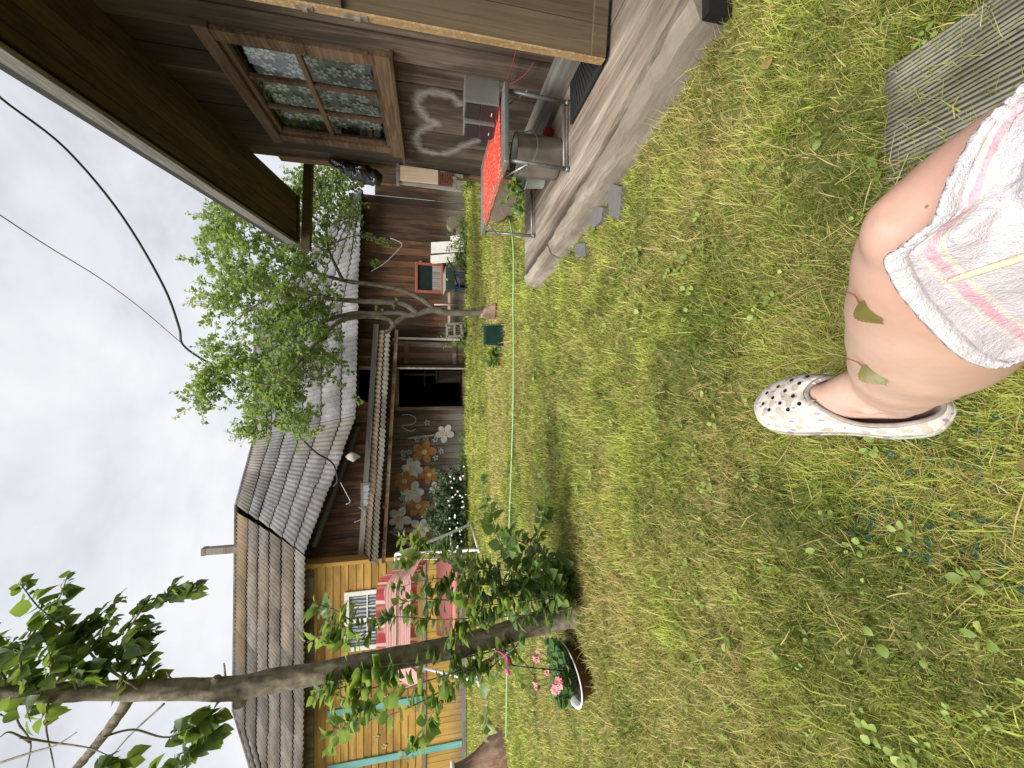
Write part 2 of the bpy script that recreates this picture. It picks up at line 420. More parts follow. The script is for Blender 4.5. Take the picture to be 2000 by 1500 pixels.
gm = nd(nt, 'ShaderNodeMixShader', {0: mth(nt, 'MULTIPLY_ADD', fr, 1.1, .03), 1: nd(nt, 'ShaderNodeBsdfTransparent', {'Color': (.93, .95, .93, 1)}).outputs[0], 2: nd(nt, 'ShaderNodeBsdfGlossy', {'Color': (.95, .97, 1, 1), 'Roughness': .015}).outputs[0]})
nd(nt, 'ShaderNodeOutputMaterial', {'Surface': gm.outputs[0]})
for i_, (ya, yb) in enumerate(((2.645, 2.936), (2.964, 3.246), (3.274, 3.565))):
    for j_, (za, zb) in enumerate(((1.372, 1.805), (1.83, 2.22))):
        tl = -.085 if (i_, j_) == (0, 1) else rnd.uniform(-.012, .012); tw__ = rnd.uniform(-.008, .008)      # old panes sit a little crooked; near upper one tilted to mirror the sky
        a, e_ = wp(ya, za, -.050 if tl < -.05 else -.010), wp(yb, za, -.010 + tw__ * .3); b_, c_ = e_ + UP * (zb - za) + WN * tl * (zb - za), a + UP * (zb - za) + WN * (tl * (zb - za))
        mb = MB(); mb.add([a, e_, b_, c_], [(3, 2, 1, 0)]); mb.build('pane', mg, window)
# lace curtain: grey net with white flowers
ml, nt = new_mat('lace_net'); T = tint_nodes(nt)
vv = nd(nt, 'ShaderNodeTexVoronoi', {'Vector': coords(nt, (60, 60, 60))}, feature='F1')
k = ramp(nt, vv.outputs['Distance'], [(.3, (.50, .52, .51)), (.5, (.24, .25, .245))])
c = mixc(nt, T[1], k, (.92, .95, .94)); finish(nt, c, .9)
mb = MB(); G = []
for i, y in enumerate(np.linspace(2.64, 3.98, 90)):
    G.append([wp(y, z, -.105 + .006 * math.sin(y * 38)) for z in (1.40 + .012 * math.sin(y * 31), 1.8, 2.2)])
mb.grid(G, (.5, 0, 0))
cen = []
for i in range(640):
    y, z = 2.67 + 1.28 * rnd.random(), 1.44 + .75 * rnd.random()
    if all((y - a) ** 2 + (z - b) ** 2 > .0085 for a, b in cen): cen.append((y, z))
for y, z in cen:
    a0 = rnd.random() * 6; R = .028 + .008 * rnd.random(); tn = .6 + .4 * rnd.random()
    for q in range(6):
        a = a0 + q * math.pi / 3; d = WE * math.cos(a) + UP * math.sin(a); e = -WE * math.sin(a) + UP * math.cos(a)
        mb.disc(wp(y, z, -.096) + d * R, d * R * .62, e * R * .42, 10, (.5, tn, 0))
    mb.disc(wp(y, z, -.0955), WE * .006, UP * .006, 8, (.5, .8, 0))
for i in range(260):
    y, z, a = 2.68 + 1.26 * rnd.random(), 1.42 + .77 * rnd.random(), rnd.random() * 6
    d = WE * math.cos(a) + UP * math.sin(a); e = -WE * math.sin(a) + UP * math.cos(a)
    mb.disc(wp(y, z, -.098), d * .012, e * .005, 8, (.5, .3 + .3 * rnd.random(), 0))
mb.build('curtain', ml, window)
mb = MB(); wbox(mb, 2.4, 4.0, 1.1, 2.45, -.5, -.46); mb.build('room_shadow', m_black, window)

# skirting beam along the foot of the wall, door frame
mb = MB(); 
p = wp(1.7, .135, .0); mb.obox(p, wp(3.3, .135, 0) - p, WN * .13, UP * .10)
mb.build('sill_beam', m_grey, house, bevel=.012)
mb = MB(); wbox(mb, 1.83, 2.10, .24, 2.2, .006, .03); mb.build('door_frame', m_door, house, bevel=.003)

# door leaf swung open towards the yard
D0 = V3(1.585, 1.745, .165); DX = nrm(V3(.43, -.07, 0)); DY = V3(-DX[1], DX[0], 0)
mb = MB()
for a, b in ((.004, .15), (.153, .30), (.303, .45)): mb.obox(D0 + DX * a + DY * .004, DX * (b - a), DY * .034, UP * 1.85)
mb.obox(D0 + DX * .004 - DY * .012, DX * .446, DY * .016, UP * .075)
mb.obox(D0 + DX * .004 - DY * .012 + UP * 1.2, DX * .446, DY * .016, UP * .08)
door = mb.build('door', m_door, house, bevel=.003)
mb = MB(); mb.obox(D0 - DX * .004 - DY * .004, DX * .008, DY * .045, UP * 1.85); mb.build('edge_strip', m_edge, door, bevel=.002)
for z, h in ((1.10, .10), (1.32, .07)):
    mb = MB()
    p = D0 - DX * .008 + DY * .004 + UP * z; mb.obox(p, DX * .004, DY * .030, UP * h)
    mb.obox(p - DX * .01 + UP * h * .3 + DY * .01, DX * .01, DY * .012, UP * h * .3)
    for q in (.12, .88): mb.disc(p - DX * .001 + DY * .015 + UP * h * q, DY * .005, UP * .005, 10, (.2, .1, 0))
    mb.build('latch_plate', m_metal, door)

# roof overhang
EF = at(580, 475, 4.9); E1 = EF; E0 = EF + V3(-.06 * 7.4, -7.4, .11 * 7.4)
def ev(t): return E0 + (E1 - E0) * t
def wj(t):
    y = E0[1] + (E1[1] - E0[1]) * t; return wp(y, ev(t)[2] + .004, .004)
mb = MB(); nb = 5
for i in range(nb):
    a, b = i / nb + .006 + (.075 if i == 0 else 0), (i + 1) / nb - .006
    A0, A1, B0, B1 = (ev(0) * (1 - a) + wj(0) * a, ev(1) * (1 - a) + wj(1) * a, ev(0) * (1 - b) + wj(0) * b, ev(1) * (1 - b) + wj(1) * b)
    up = UP * .025; dz = UP * rnd.random() * .006
    mb.hexa([A0 + dz, B0 + dz, B1 + dz, A1 + dz, A0 + up + dz, B0 + up + dz, B1 + up + dz, A1 + up + dz])
roof = MB()
O = V3(4.0, 0, 0)
rid0, rid1 = V3(4.0, -2.6, 4.3), V3(4.25, 4.2, 4.3); far0, far1 = V3(7.2, -2.9, 2.25), V3(7.3, 4.0, 2.25)
u3 = UP * .07
rid0 = V3(4.0, -2.6, 5.0); rid1 = V3(4.5, 5.0, 4.6); far0 = V3(7.2, -2.9, 3.1); far1 = V3(7.5, 4.9, 2.4)
a0, a1 = ev(0) + UP * .10, ev(1) + UP * .10 + V3(0, .03, 0)
roof.hexa([a0, rid0, rid1, a1, a0 + u3, rid0 + u3, rid1 + u3, a1 + u3]); roof.hexa([rid0, far0, far1, rid1, rid0 + u3, far0 + u3, far1 + u3, rid1 + u3])
m_felt = plain('dark_roof_felt', (.05, .048, .045), .9, var=.4, scale=3)
rf = roof.build('roof', m_felt, house)
mb.build('soffit', m_soffit, rf)
mb = MB(); d = nrm(E1 - E0); nO = V3(-d[1], d[0], 0)
mb.obox(E0 - nO * .02, E1 - E0 + d * .02, nO * .03, UP * .105)
mb.build('fascia', wood('grey_fascia_wood', (.06, .053, .046), (.15, .135, .12), (.26, .24, .215), 'Y', .4), rf, bevel=.004)
mb = MB(); mb.obox(E0 - nO * .085 + UP * .02, E1 - E0, nO * .055, UP * .06); mb.build('eave_gap_shade', m_black, rf)  # black strip stands in for the shaded gap between fascia and soffit
# gable end boards and tie beam at the far end
mb = MB(); g0 = ev(1) + V3(.02, .03, -.015); g1 = wj(1) + V3(0, .03, -.02)
mb.hexa([g0, g1, g1 + V3(0, .03, 0), g0 + V3(0, .03, 0), g0 + UP * .12, g1 + UP * .16, g1 + V3(0, .03, .16), g0 + V3(0, .03, .12)])
mb.build('verge_board', m_soffit, rf)
mb = MB(); mb.bar(at(598, 488, 4.83), at(604, 290, 4.83), .08, .09, tint=(.3, .3, 0)); mb.build('tie_beam', m_soffit, rf)
mb = MB()
tri = [wp(4.05, 2.5), V3(4.3, 3.9, 4.5), V3(6.2, 3.75, 2.5)]; mb.add(tri + [p + V3(0, -.04, 0) for p in tri], [(0, 1, 2), (5, 4, 3), (0, 3, 4, 1), (1, 4, 5, 2)]); mb.build('gable', m_wall, house)
# corner post
mb = MB(); p = wp(3.98, .1, .004); mb.obox(p, wp(4.08, .1, .004) - p, WN * .025, UP * 2.3); mb.build('corner_board', m_trimv, house, bevel=.004)

# porch floor and the rough beams that edge it
mb = MB(); xe = [(1.33, 1.18), (1.20, 1.83), (1.07, 2.76), (1.01, 3.46)]
def edge_x(y): return float(np.interp(y, [p[1] for p in xe], [p[0] for p in xe]))
ys = np.linspace(1.10, 3.46, 30); nbd = 6
for i in range(nbd):
    top = []; 
    for y in ys:
        xw = 2.02 + .06 * (y - 2.4); xa = edge_x(y) + .012
        top.append((xa + (xw - xa) * (i / nbd) + .0025, xa + (xw - xa) * ((i + 1) / nbd) - .0025, y))
    z = .145 + .006 * (rnd.random() - .5); t = (rnd.random(), .3 + .4 * rnd.random(), 0)
    vs = [];
    for a, b, y in top:
        zz = z + .003 * math.sin(y * 5 + i); vs += [(a, y, zz), (b, y, zz), (b, y, .09), (a, y, .09)]
    fs = []
    for k in range(len(top) - 1):
        o = k * 4; fs += [(o, o + 1, o + 5, o + 4), (o + 1, o + 2, o + 6, o + 5), (o + 3, o, o + 4, o + 7)]
    fs += [(3, 2, 1, 0), tuple((len(top) - 1) * 4 + q for q in (0, 1, 2, 3))]
    mb.add(vs, fs, t)
porch = mb.build('porch_floor', m_deck, house)
m_beam = wood('crumbly_porch_beam', (.11, .088, .068), (.25, .205, .16), (.44, .385, .32), 'Y', .3, rough=.95, bstr=.9, stain=(.14, .115, .09), freq=.45)
for y0, y1, wd in ((1.16, 2.80, .105), (2.83, 3.56, .10)):
    ny, nx = 60, 12; G = []
    for y in np.linspace(y0, y1, ny):
        row = []; xa = edge_x(y) - .004
        for q in np.linspace(0, 1, nx):
            x = xa - wd * q; z = .128 - .045 * q if q < .62 else .100 - .13 * ((q - .62) / .38) ** 1.3
            h = mnoise.fractal(Vector((x * 9, y * 9, 3)), 1, 2, 4) * .012
            row.append((x + h * (1 if q > .6 else 0), y, z + h))
        row.append((xa - wd * 1.0, y, -.05)); G.append([(xa, y, -.05)] + row)
    mb = MB(); mb.grid(G, (rnd.random(), .5, 0))
    for r in (0, -1): mb.add(G[r], [tuple(range(len(G[r])) if r == 0 else range(len(G[r]) - 1, -1, -1))], (.4, .4, 0))
    mb.build('porch_beam', m_beam, house, smooth=False)
mb = MB(); mb.box((1.25, 1.125, -.04), (2.0, 3.40, .085), (.1, .1, 0)); mb.build('porch_void_shade', m_black, house)  # black block stands in for the shade in the void below the planks

# door mat, cord, things hung on the corner
m_rub = plain('black_rubber', (.022, .022, .024), .75, var=.4, scale=40, bstr=.4)
q = [gz(1148, 98, .165), gz(1177, 104, .165), gz(1172, 132, .165), gz(1113, 243, .165), gz(1113, 165, .165)]
mb = MB(); mb.add(list(q) + [p - UP * .012 for p in q], [(0, 1, 2, 3, 4)] + [(i, (i + 1) % 5, (i + 1) % 5 + 5, i + 5) for i in range(5)], (.5, .5, 0))
for k in range(14):
    a = q[0] * (1 - k / 14) + q[4] * (k / 14); b = q[1] * (1 - k / 14) + q[3] * (k / 14); mb.bar(a + UP * .002, b + UP * .002, .012, .006, tint=(.5, .3, 0))
tag(mb.build('door_mat', m_rub), 'black ribbed rubber mat lying on the porch planks by the open door', 'doormat')
m_red = plain('faded_red_plastic', (.30, .07, .055), .6)
mb = MB(); mb.tube([onwall(1008, 88, .03), onwall(1000, 118, .035), onwall(990, 146, .04)], .004, 6, res=5); mb.tube([onwall(1042, 112, .03), onwall(1031, 128, .04), onwall(1006, 146, .045), onwall(984, 153, .05)], .004, 6, res=5)
tag(mb.build('cord', m_red, smooth=True), 'thin dull red cord looped on the plank wall behind the speakers', 'cord')

m_tan = wood('pale_plywood', (.36, .26, .16), (.50, .39, .26), (.60, .50, .37), 'Z', .2)
wb = thing('washboard', 'old washboard with rust brown ribbed plate hung on the house corner', 'washboard', at(830, 340, 3.93))
def hang(a, b, c, d, Y, th): # face corners as sight points at depth Y -> slab
    f = [at(*p, Y) for p in (a, b, c, d)]; return [p + V3(0, th, 0) for p in f] + f
mb = MB()
mb.hexa(hang((774, 318), (905, 341), (905, 347), (774, 325), 3.93, .02)); mb.hexa(hang((776, 352), (902, 368), (902, 374), (776, 358), 3.93, .02))
mb.hexa(hang((774, 310), (780, 310), (780, 362), (774, 362), 3.91, .018)); mb.hexa(hang((884, 344), (892, 346), (892, 368), (884, 366), 3.92, .018))
mb.build('rail', m_greyz, wb, bevel=.002)
mb = MB(); mb.hexa(hang((780, 322), (856, 332), (856, 360), (780, 352), 3.915, .012)); mb.build('tan_board', m_tan, wb, bevel=.003)
m_rust = plain('rust_brown_plate', (.24, .10, .06), .7, .2, .4, 20, col2=(.15, .05, .03))
mb = MB()
for k in range(8):
    x = 858 + k * 3.3; mb.tube([at(x, 337, 3.925), at(x + 2, 343, 3.92), at(x, 349, 3.925), at(x + 2, 355, 3.92), at(x, 361, 3.925)], .006, 6, (.5, .5, 0), res=3)
mb.hexa(hang((857, 334), (884, 338), (884, 365), (857, 361), 3.935, .004)); mb.build('ribbed_plate', m_rust, wb, smooth=False)
# black bag
m_bag = plain('black_plastic_film', (.012, .012, .014), .28, var=.3, scale=7, bstr=1.0, spec=.7)
out = [(640, 316), (668, 317), (700, 322), (745, 339), (741, 362), (715, 358), (690, 351), (668, 338)]
c0 = np.mean([at(*p, 3.97) for p in out], 0); G = []
rim = np.array([at(*p, 3.97) for p in out]); rim, _ = spline(np.vstack([rim, rim[:1]]), np.ones(9), 6); rim = rim[:-1]
for q in np.linspace(0, 1, 9):
    row = []
    for j, p in enumerate(rim):
        s = math.sin(q * math.pi / 2); P_ = c0 + (p - c0) * s; b = math.cos(q * math.pi / 2) * .09
        h = mnoise.fractal(Vector((P_[0] * 14, P_[2] * 26, 1)), 1, 2, 5) * .045 * (1 - .4 * q)
        row.append(P_ + V3(h * .3, -b - h * 1.6, h * .4))
    G.append(row)
for q in np.linspace(1, 0, 5)[1:]: G.append([c0 + (p - c0) * q + V3(0, .05 * (1 - q), 0) for p in rim])
mb = MB(); mb.grid(G, closed_u=True); tag(mb.build('plastic_bag', m_bag, smooth=True), 'crumpled black plastic bag hanging at the house corner under the eaves', 'bag')

# ================================================================== camping table and what is on and under it
m_alu = plain('dull_aluminium', (.55, .55, .53), .42, .85, .3, 25)
m_tube = plain('grey_painted_tube', (.20, .21, .21), .45, .5, .3, 30)
tz = .57
A, B, C = gz(984, 318, tz), gz(986, 152, tz), gz(939, 461, tz); A[1] = B[1] = (A[1] + B[1]) / 2; Dd = B + (C - A); Dd[0] = C[0] + .60
table = thing('camping_table', 'narrow folding table with tube legs standing along the porch', 'table', (A + Dd) / 2 * V3(1, 1, 0) + V3(0, 0, .145))
mb = MB(); th = UP * .03
mb.hexa([A - th, B - th, Dd - th, C - th, A, B, Dd, C], (.5, .5, 0)); mb.build('table_top', m_alu, table, bevel=.006)
mb = MB(); s_ = UP * .03
def leg_pair(a, b, fa, fb, zc):
    l1 = MB(); l1.tube([a, fa], .0125, 10); l1.tube([fa + UP * .02, fa - UP * .004], .017, 10); l1.build('leg', m_tube, table, smooth=True)
    l1 = MB(); l1.tube([b, fb], .0125, 10); l1.tube([fb + UP * .02, fb - UP * .004], .017, 10); l1.build('leg', m_tube, table, smooth=True)
    l2 = MB(); l2.tube([fa + UP * zc, fb + UP * zc], .010, 8); l2.build('crossbar', m_tube, table, smooth=True)
z0 = UP * .148
fa, fb = gz(1110, 331, .15), gz(1110, 201, .15)
leg_pair(A + V3(.03, .03, -.02), B + V3(-.03, .04, -.02), fa, fb, .028)
fc = gz(1044, 461, .15); fd = fc + V3(.52, .04, 0)
leg_pair(C + V3(.02, -.05, -.02), Dd + V3(-.03, -.05, -.02), fc, fd, .02)
for pa, pb in (((A + fa) / 2 + UP * .06, A + V3(.02, .22, -.03)), ((B + fb) / 2 + UP * .06, B + V3(-.02, .22, -.03)), ((C + fc) / 2 + UP * .08, C + V3(.0, -.25, -.03))):
    mb = MB(); mb.tube([pa, pb], .006, 6); mb.build('brace', m_alu, table, smooth=True)
# cloth
mcl, nt = new_mat('red_cloth')
vv = nd(nt, 'ShaderNodeTexVoronoi', {'Vector': coords(nt, (15, 9, 15)), 'Randomness': 1.0}, feature='F1'); dd = vv.outputs['Distance']
wn = noise(nt, coords(nt, (9, 9, 9)), 3.0, 3)
k = ramp(nt, mth(nt, 'ADD', dd, mth(nt, 'MULTIPLY', wn, .3)), [(.37, 0), (.40, 1), (.44, 1), (.47, 0)])
finish(nt, mixc(nt, k, (.62, .055, .028), (.75, .55, .48)), .45, wn, .1, .004, spec=.45)
G = []
for a in np.linspace(.10, .80, 40):
    row = []
    for b in np.linspace(-.02, 1.01, 14):
        p = A + (B - A) * b + (C - A) * a; z = .006 + .003 * math.sin(a * 37 + b * 5)
        if b < .0: z -= .02
        row.append(p + UP * z)
    G.append(row)
mb = MB(); mb.grid(G); tag(mb.build('tablecloth', mcl, smooth=True, solid=.003), 'red cloth with white loops spread over the folding table', 'tablecloth')
# two speakers
m_sil = plain('silver_grey_cabinet', (.17, .168, .16), .38, .3, .12, 60, bstr=.02)
m_gri = plain('black_speaker_front', (.022, .016, .022), .3, var=.2, scale=90, bstr=.1, spec=.5)
m_wht = plain('pale_plastic', (.75, .75, .72), .4)
def speaker(f0, f1, b0, h, label):
    """f0,f1 front foot corners (near, far), b0 rear near corner"""
    dx = nrm(f1 - f0); wd = np.linalg.norm(f1 - f0); dep = b0 - f0; nf = -nrm(dep)
    t = thing('speaker', label, 'speaker', f0 + V3(0, 0, 0), group='speakers on the camping table')
    mb = MB(); mb.obox(f0, f1 - f0, dep, UP * h, (.5, .5, 0)); mb.build('cabinet', m_sil, t, bevel=.005)
    mb = MB()
    for lo, hi in ((.05, .5), (.515, .95)): mb.obox(f0 + dx * wd * .05 + nf * .010 + UP * h * lo, dx * wd * .9, -nf * .0095, UP * h * (hi - lo), (.5, .5, 0))
    mb.build('front_panel', m_gri, t, bevel=.003)
    mb = MB(); mb.obox(f0 + dx * wd * .40 + nf * .0115 + UP * h * .17, dx * wd * .2, -nf * .002, UP * h * .022, (.5, .5, 0)); mb.build('badge', m_wht, t)
sz = tz + .013
f0 = gz(975, 207, sz); b0 = gz(977, 157, sz); f1 = gz(969, 238, sz)
speaker(f0, f1, b0, .215, 'nearer silver speaker with black front at the near end of the table')
f2 = gz(967, 241, sz); f2[0] -= .02; f3 = gz(963, 267, sz); f3[0] -= .02
speaker(f2, f3, f2 + (b0 - f0), .205, 'farther silver speaker with black front, turned beside its twin on the red cloth')
# pot under the table, tub and red bits
m_steel = plain('brushed_steel', (.50, .49, .46), .33, .9, .25, 14, bstr=.05)
pc = gz(1098, 296, .15) + V3(0, .1, 0); pc[2] = .148
pot = thing('steel_pot', 'tall stainless steel pot with wire handle standing under the table', 'pot', pc)
mb = MB(); mb.lathe([(0, .002), (.118, .002), (.126, .012), (.131, .30), (.136, .305), (.131, .309), (.126, .30), (.12, .02), (0, .016)], pc, 40); mb.build('body', m_steel, pot, smooth=True)
mb = MB(); mb.tube([pc + V3(-.133, -.0, .28), pc + V3(-.10, -.11, .21), pc + V3(0, -.145, .18), pc + V3(.10, -.11, .21), pc + V3(.133, 0, .28)], .003, 6, res=6); mb.build('handle', m_alu, pot, smooth=True)
tc_ = gz(1068, 338, .15) + V3(0, .08, 0); tc_[2] = .148
mb = MB(); mb.lathe([(0, .0), (.068, .0), (.072, .01), (.082, .14), (.09, .145), (.09, .155), (.083, .152), (.07, .02), (0, .015)], tc_, 28)
m_mint = plain('pale_mint_plastic', (.56, .62, .57), .45, var=.12)
tag(mb.build('plastic_tub', m_mint, smooth=True), 'pale mint plastic tub standing behind the steel pot', 'tub')
m_redp = plain('red_plastic', (.45, .03, .03), .4)
r0 = gz(1082, 251, .15); mb = MB(); mb.lathe([(0, 0), (.03, 0), (.034, .05), (.037, .055), (.03, .052), (.027, .006), (0, .006)], V3(r0[0], r0[1] + .05, .148), 20)
tag(mb.build('cup', m_redp, smooth=True), 'small red cup on the porch by the wall behind the steel pot', 'cup')
r0 = gz(1051, 357, .15); mb = MB(); mb.lathe([(0, 0), (.028, 0), (.034, .045), (.036, .05), (.03, .047), (.026, .006), (0, .006)], V3(r0[0], r0[1] + .06, .148), 20)
tag(mb.build('scoop', m_redp, smooth=True), 'red plastic scoop at the far end of the porch beyond the mint tub', 'scoop')
# ================================================================== barn and yellow house across the yard
m_barn = wood('rusty_brown_barn_boards', (.035, .019, .012), (.095, .046, .024), (.19, .098, .05), 'Z', .7, stain=(.014, .011, .010), low=(.55, (.21, .185, .155)), freq=.4)
m_barn2 = wood('grey_brown_barn_boards', (.05, .036, .028), (.10, .075, .06), (.17, .135, .11), 'Z', .7, stain=(.04, .022, .016), low=(.5, (.22, .2, .17)), freq=.6)
m_bdoor = wood('old_grey_door_boards', (.075, .058, .046), (.19, .15, .12), (.31, .265, .215), 'Z', .8, stain=(.10, .04, .02), freq=.7)
m_bgrey = wood('grey_barn_trim', (.08, .07, .06), (.2, .175, .15), (.33, .3, .27), 'X', .5)
m_yel = wood('ochre_yellow_siding', (.24, .13, .028), (.40, .235, .058), (.47, .295, .085), 'X', .3, stain=(.20, .105, .03), freq=.5)
m_yelz = wood('ochre_yellow_upright_boards', (.26, .145, .03), (.44, .265, .065), (.50, .32, .09), 'Z', .3, low=(.35, (.26, .215, .165)), freq=.5)
m_teal = wood('flaking_teal_paint', (.10, .22, .21), (.14, .33, .31), (.2, .42, .39), 'Z', .3, freq=.6)
m_whitew = wood('chipped_white_paint', (.45, .42, .38), (.66, .64, .60), (.74, .73, .70), 'Z', .2, freq=.6)

# corrugated sheet material; tint = (offset, tone, lichen)
def sheet_mat(name, base, dark, lich, lamt):
    m, nt = new_mat(name); T = tint_nodes(nt)
    v = coords(nt); n = noise(nt, v, 1.6, 6, .65); n2 = noise(nt, v, 14, 5, .7); st = noise(nt, coords(nt, (9, 1.2, 1.2)), 1.0, 4)
    c = ramp(nt, n, [(.3, dark), (.62, base)])
    c = mixc(nt, mth(nt, 'MULTIPLY', ramp(nt, st, [(.45, 0), (.7, 1)]), .55), c, dark)
    c = mixc(nt, mth(nt, 'MULTIPLY', ramp(nt, n2, [(.52, 0), (.66, 1)]), .35), c, (.10, .09, .07))
    c = mixc(nt, mth(nt, 'MULTIPLY', ramp(nt, n2, [(.36, 1), (.46, 0)]), .35), c, tuple(min(1, x * 1.5) for x in base))
    lk = mth(nt, 'MULTIPLY', T[2], ramp(nt, mth(nt, 'ADD', mth(nt, 'MULTIPLY', n, .5), mth(nt, 'MULTIPLY', n2, .5)), [(.36, 0), (.5, lamt)]))
    c = mixc(nt, lk, c, lich)
    hs = mth(nt, 'ADD', .68, mth(nt, 'MULTIPLY', T[1], .56))
    c = mixc(nt, 1.0, c, nd(nt, 'ShaderNodeCombineColor', {0: hs, 1: hs, 2: hs}).outputs[0], 'MULTIPLY')
    finish(nt, c, .85, n2, .25, .006, spec=.25)
    return m
m_slate = sheet_mat('grey_asbestos_sheet', (.18, .178, .184), (.09, .086, .084), (.20, .155, .08), .5)
m_slate2 = sheet_mat('lichen_spotted_sheet', (.17, .153, .14), (.07, .06, .05), (.19, .115, .035), .6)
m_slate3 = sheet_mat('mossy_porch_sheet', (.115, .108, .088), (.045, .042, .034), (.17, .095, .045), .5)

def corr(mb, ev_, tp_, n0, n1, rows, pitch, amp, lich=None, sag=.05, cut=None, jag=.05, per=7):
    """corrugated roof between eave curve ev_(s) and top curve tp_(s), s in metres along the eave from n0 to n1"""
    step = pitch / 6; S = np.arange(n0, n1 + step / 2, step)
    for r in range(rows):
        for c0 in range(0, len(S) - 1, per * 6):
            sl = S[c0:min(len(S), c0 + per * 6 + 1)]
            tone = rnd.random(); off = rnd.random(); j = (rnd.random() - .5) * jag; lift = rnd.random() * .012
            mid = sl[len(sl) // 2]; lm = lich(mid, (r + .5) / rows) if lich else 0
            P = []
            for q in (0, .5, 1.0):
                f = (r + q) / rows
                if q == 0: f += j / rows - (.04 if r else .0)
                if q == 1.0: f = min(1.0, f + .03)
                row = []
                for s_ in sl:
                    e, t = ev_(s_), tp_(s_); d = t - e; L = np.linalg.norm(d)
                    nr = nrm(np.cross(d, V3(-1, 0, 0)) if np.cross(d, V3(-1, 0, 0))[2] > 0 else np.cross(d, V3(1, 0, 0)))
                    w = amp * math.cos(2 * math.pi * s_ / pitch)
                    bow = -sag * math.sin(math.pi * min(1, max(0, f)))
                    p = e + d * f + nr * (w + bow + .046 * (1 - q) + lift)
                    row.append(p)
                P.append(row)
            mb.grid(P, (off, tone, lm))

barn = thing('barn', 'long dark brown plank barn with grey corrugated roof and flowers painted beside its open doorway', 'barn', (0, 11.4, 0))
BY = 11.4
def bpanel(mb, x0, x1, z0, ztop, wd, holes=(), Y=BY, th=.03):
    cuts = sorted(set([x0, x1] + [c for h in holes for c in h[:2]])); xs = []
    for a, b in zip(cuts[:-1], cuts[1:]):
        k = max(1, round((b - a) / wd)); e = np.linspace(a, b, k + 1)
        if k > 1: e[1:-1] += (rng.random(k - 1) - .5) * wd * .3
        xs += list(zip(e[:-1], e[1:]))
    for a, b in xs:
        segs = [(z0, ztop((a + b) / 2))]
        for h in holes:
            if h[0] <= (a + b) / 2 <= h[1]: segs = [x for s in segs for x in ((s[0], min(s[1], h[2])), (max(s[0], h[3]), s[1])) if x[1] - x[0] > .01]
        o = (rnd.random() - .5) * .014
        for lo, hi in segs: mb.box((a + .004, Y + o, lo), (b - .004, Y + o + th, hi))
# roof control points
eR, eJ, eK = at(708, 372, 11.0), at(699, 812, 11.0), at(598, 1083, 10.75)
eL = at(610, 1500, 10.6)
def on_slope(x, y, e, sl):
    r = ray(x, y); t = (e[2] - CAMH - sl * e[1]) / (r[2] - sl * r[1]); return CAM + r * t
rJ = on_slope(499, 852, eJ, .9); rK = on_slope(462, 986, eK, .82); rR = V3(2.1, rJ[1], rJ[2])
eL[2] = eK[2] - .02; rL = on_slope(457, 1388, V3(-9, eL[1], eL[2]), .82)
def wall_top(x):
    if x > eJ[0]: return eJ[2] + .30
    return float(np.interp(x, [eK[0], eJ[0]], [eK[2] + .30, eJ[2] + .30]))
DX0, DX1, DZ = -.66, .45, 1.87
HX0, HX1, HZ0, HZ1 = -.51, .40, 2.42, 2.95
mb = MB(); bpanel(mb, .45, 5.32, 0, wall_top, .2); bpanel(mb, 5.33, 6.7, 0, lambda x: 2.52, .2)
bw = mb.build('wall', m_barn, barn)
mb = MB(); bpanel(mb, -4.84, .45, 0, lambda x: 2.5, .19, [(DX0, DX1, 0, DZ)]); lw = mb.build('painted_wall', m_barn2, barn)
mb = MB(); bpanel(mb, -4.84, .45, 2.5, wall_top, .2, [(HX0, HX1, HZ0 - .2, HZ1)]); mb.build('upper_wall', m_barn, barn)
mb = MB()
for x in np.arange(11.5, 21, .25): mb.box((5.26, x, 0), (5.29, x + .24, 2.9 + .0))
for x in np.arange(-4.8, 5.2, .3): mb.box((x, 21.0, 0), (x + .29, 21.03, 2.9))
for x in np.arange(11.5, 21, .25): mb.box((-4.84, x, 0), (-4.81, x + .24, 4.0))
mb.build('back_wall', m_barn, barn)
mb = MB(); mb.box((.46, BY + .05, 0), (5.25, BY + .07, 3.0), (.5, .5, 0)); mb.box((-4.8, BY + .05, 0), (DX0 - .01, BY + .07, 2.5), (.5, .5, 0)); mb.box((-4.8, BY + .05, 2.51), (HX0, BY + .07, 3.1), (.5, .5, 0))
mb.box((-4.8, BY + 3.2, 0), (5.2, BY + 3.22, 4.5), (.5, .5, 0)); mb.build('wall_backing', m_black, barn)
mb = MB()
mb.box((DX0 - .1, BY - .03, 0), (DX0, BY + .02, DZ + .1)); mb.box((DX1, BY - .03, 0), (DX1 + .09, BY + .02, DZ + .1)); mb.box((DX0, BY - .028, DZ), (DX1, BY + .02, DZ + .1))
mb.build('doorway_frame', m_bdoor, barn)
mb = MB(); mb.box((HX0 - .09, BY - .03, HZ0 - .1), (HX0, BY + .02, HZ1)); mb.box((HX1, BY - .03, HZ0 - .1), (HX1 + .09, BY + .02, HZ1)); mb.box((HX0, BY - .028, HZ0 - .1), (HX1, BY + .02, HZ0)); mb.build('hatch_frame', m_bdoor, barn)
# what the doorway lets one see of the inside
mb = MB()
for k in range(9): mb.box((-1.2 + k * .22, BY + .1, -.01), (-1.2 + k * .22 + .21, BY + 3.1, .03))
mb.build('floor_plank', m_bdoor, barn)
mb = MB(); mb.box((.05, BY + .9, .05), (.42, BY + 1.3, .75)); mb.box((.0, BY + .8, .78), (.44, BY + 1.35, .83)); mb.box((-.1, BY + 1.2, 1.15), (.40, BY + 1.4, 1.19)); mb.bar((.30, BY + 1.1, .8), (.30, BY + 1.1, 1.8), .06, .06, up=(0, 1, 0)); mb.build('inside_shelf', m_bdoor, barn)
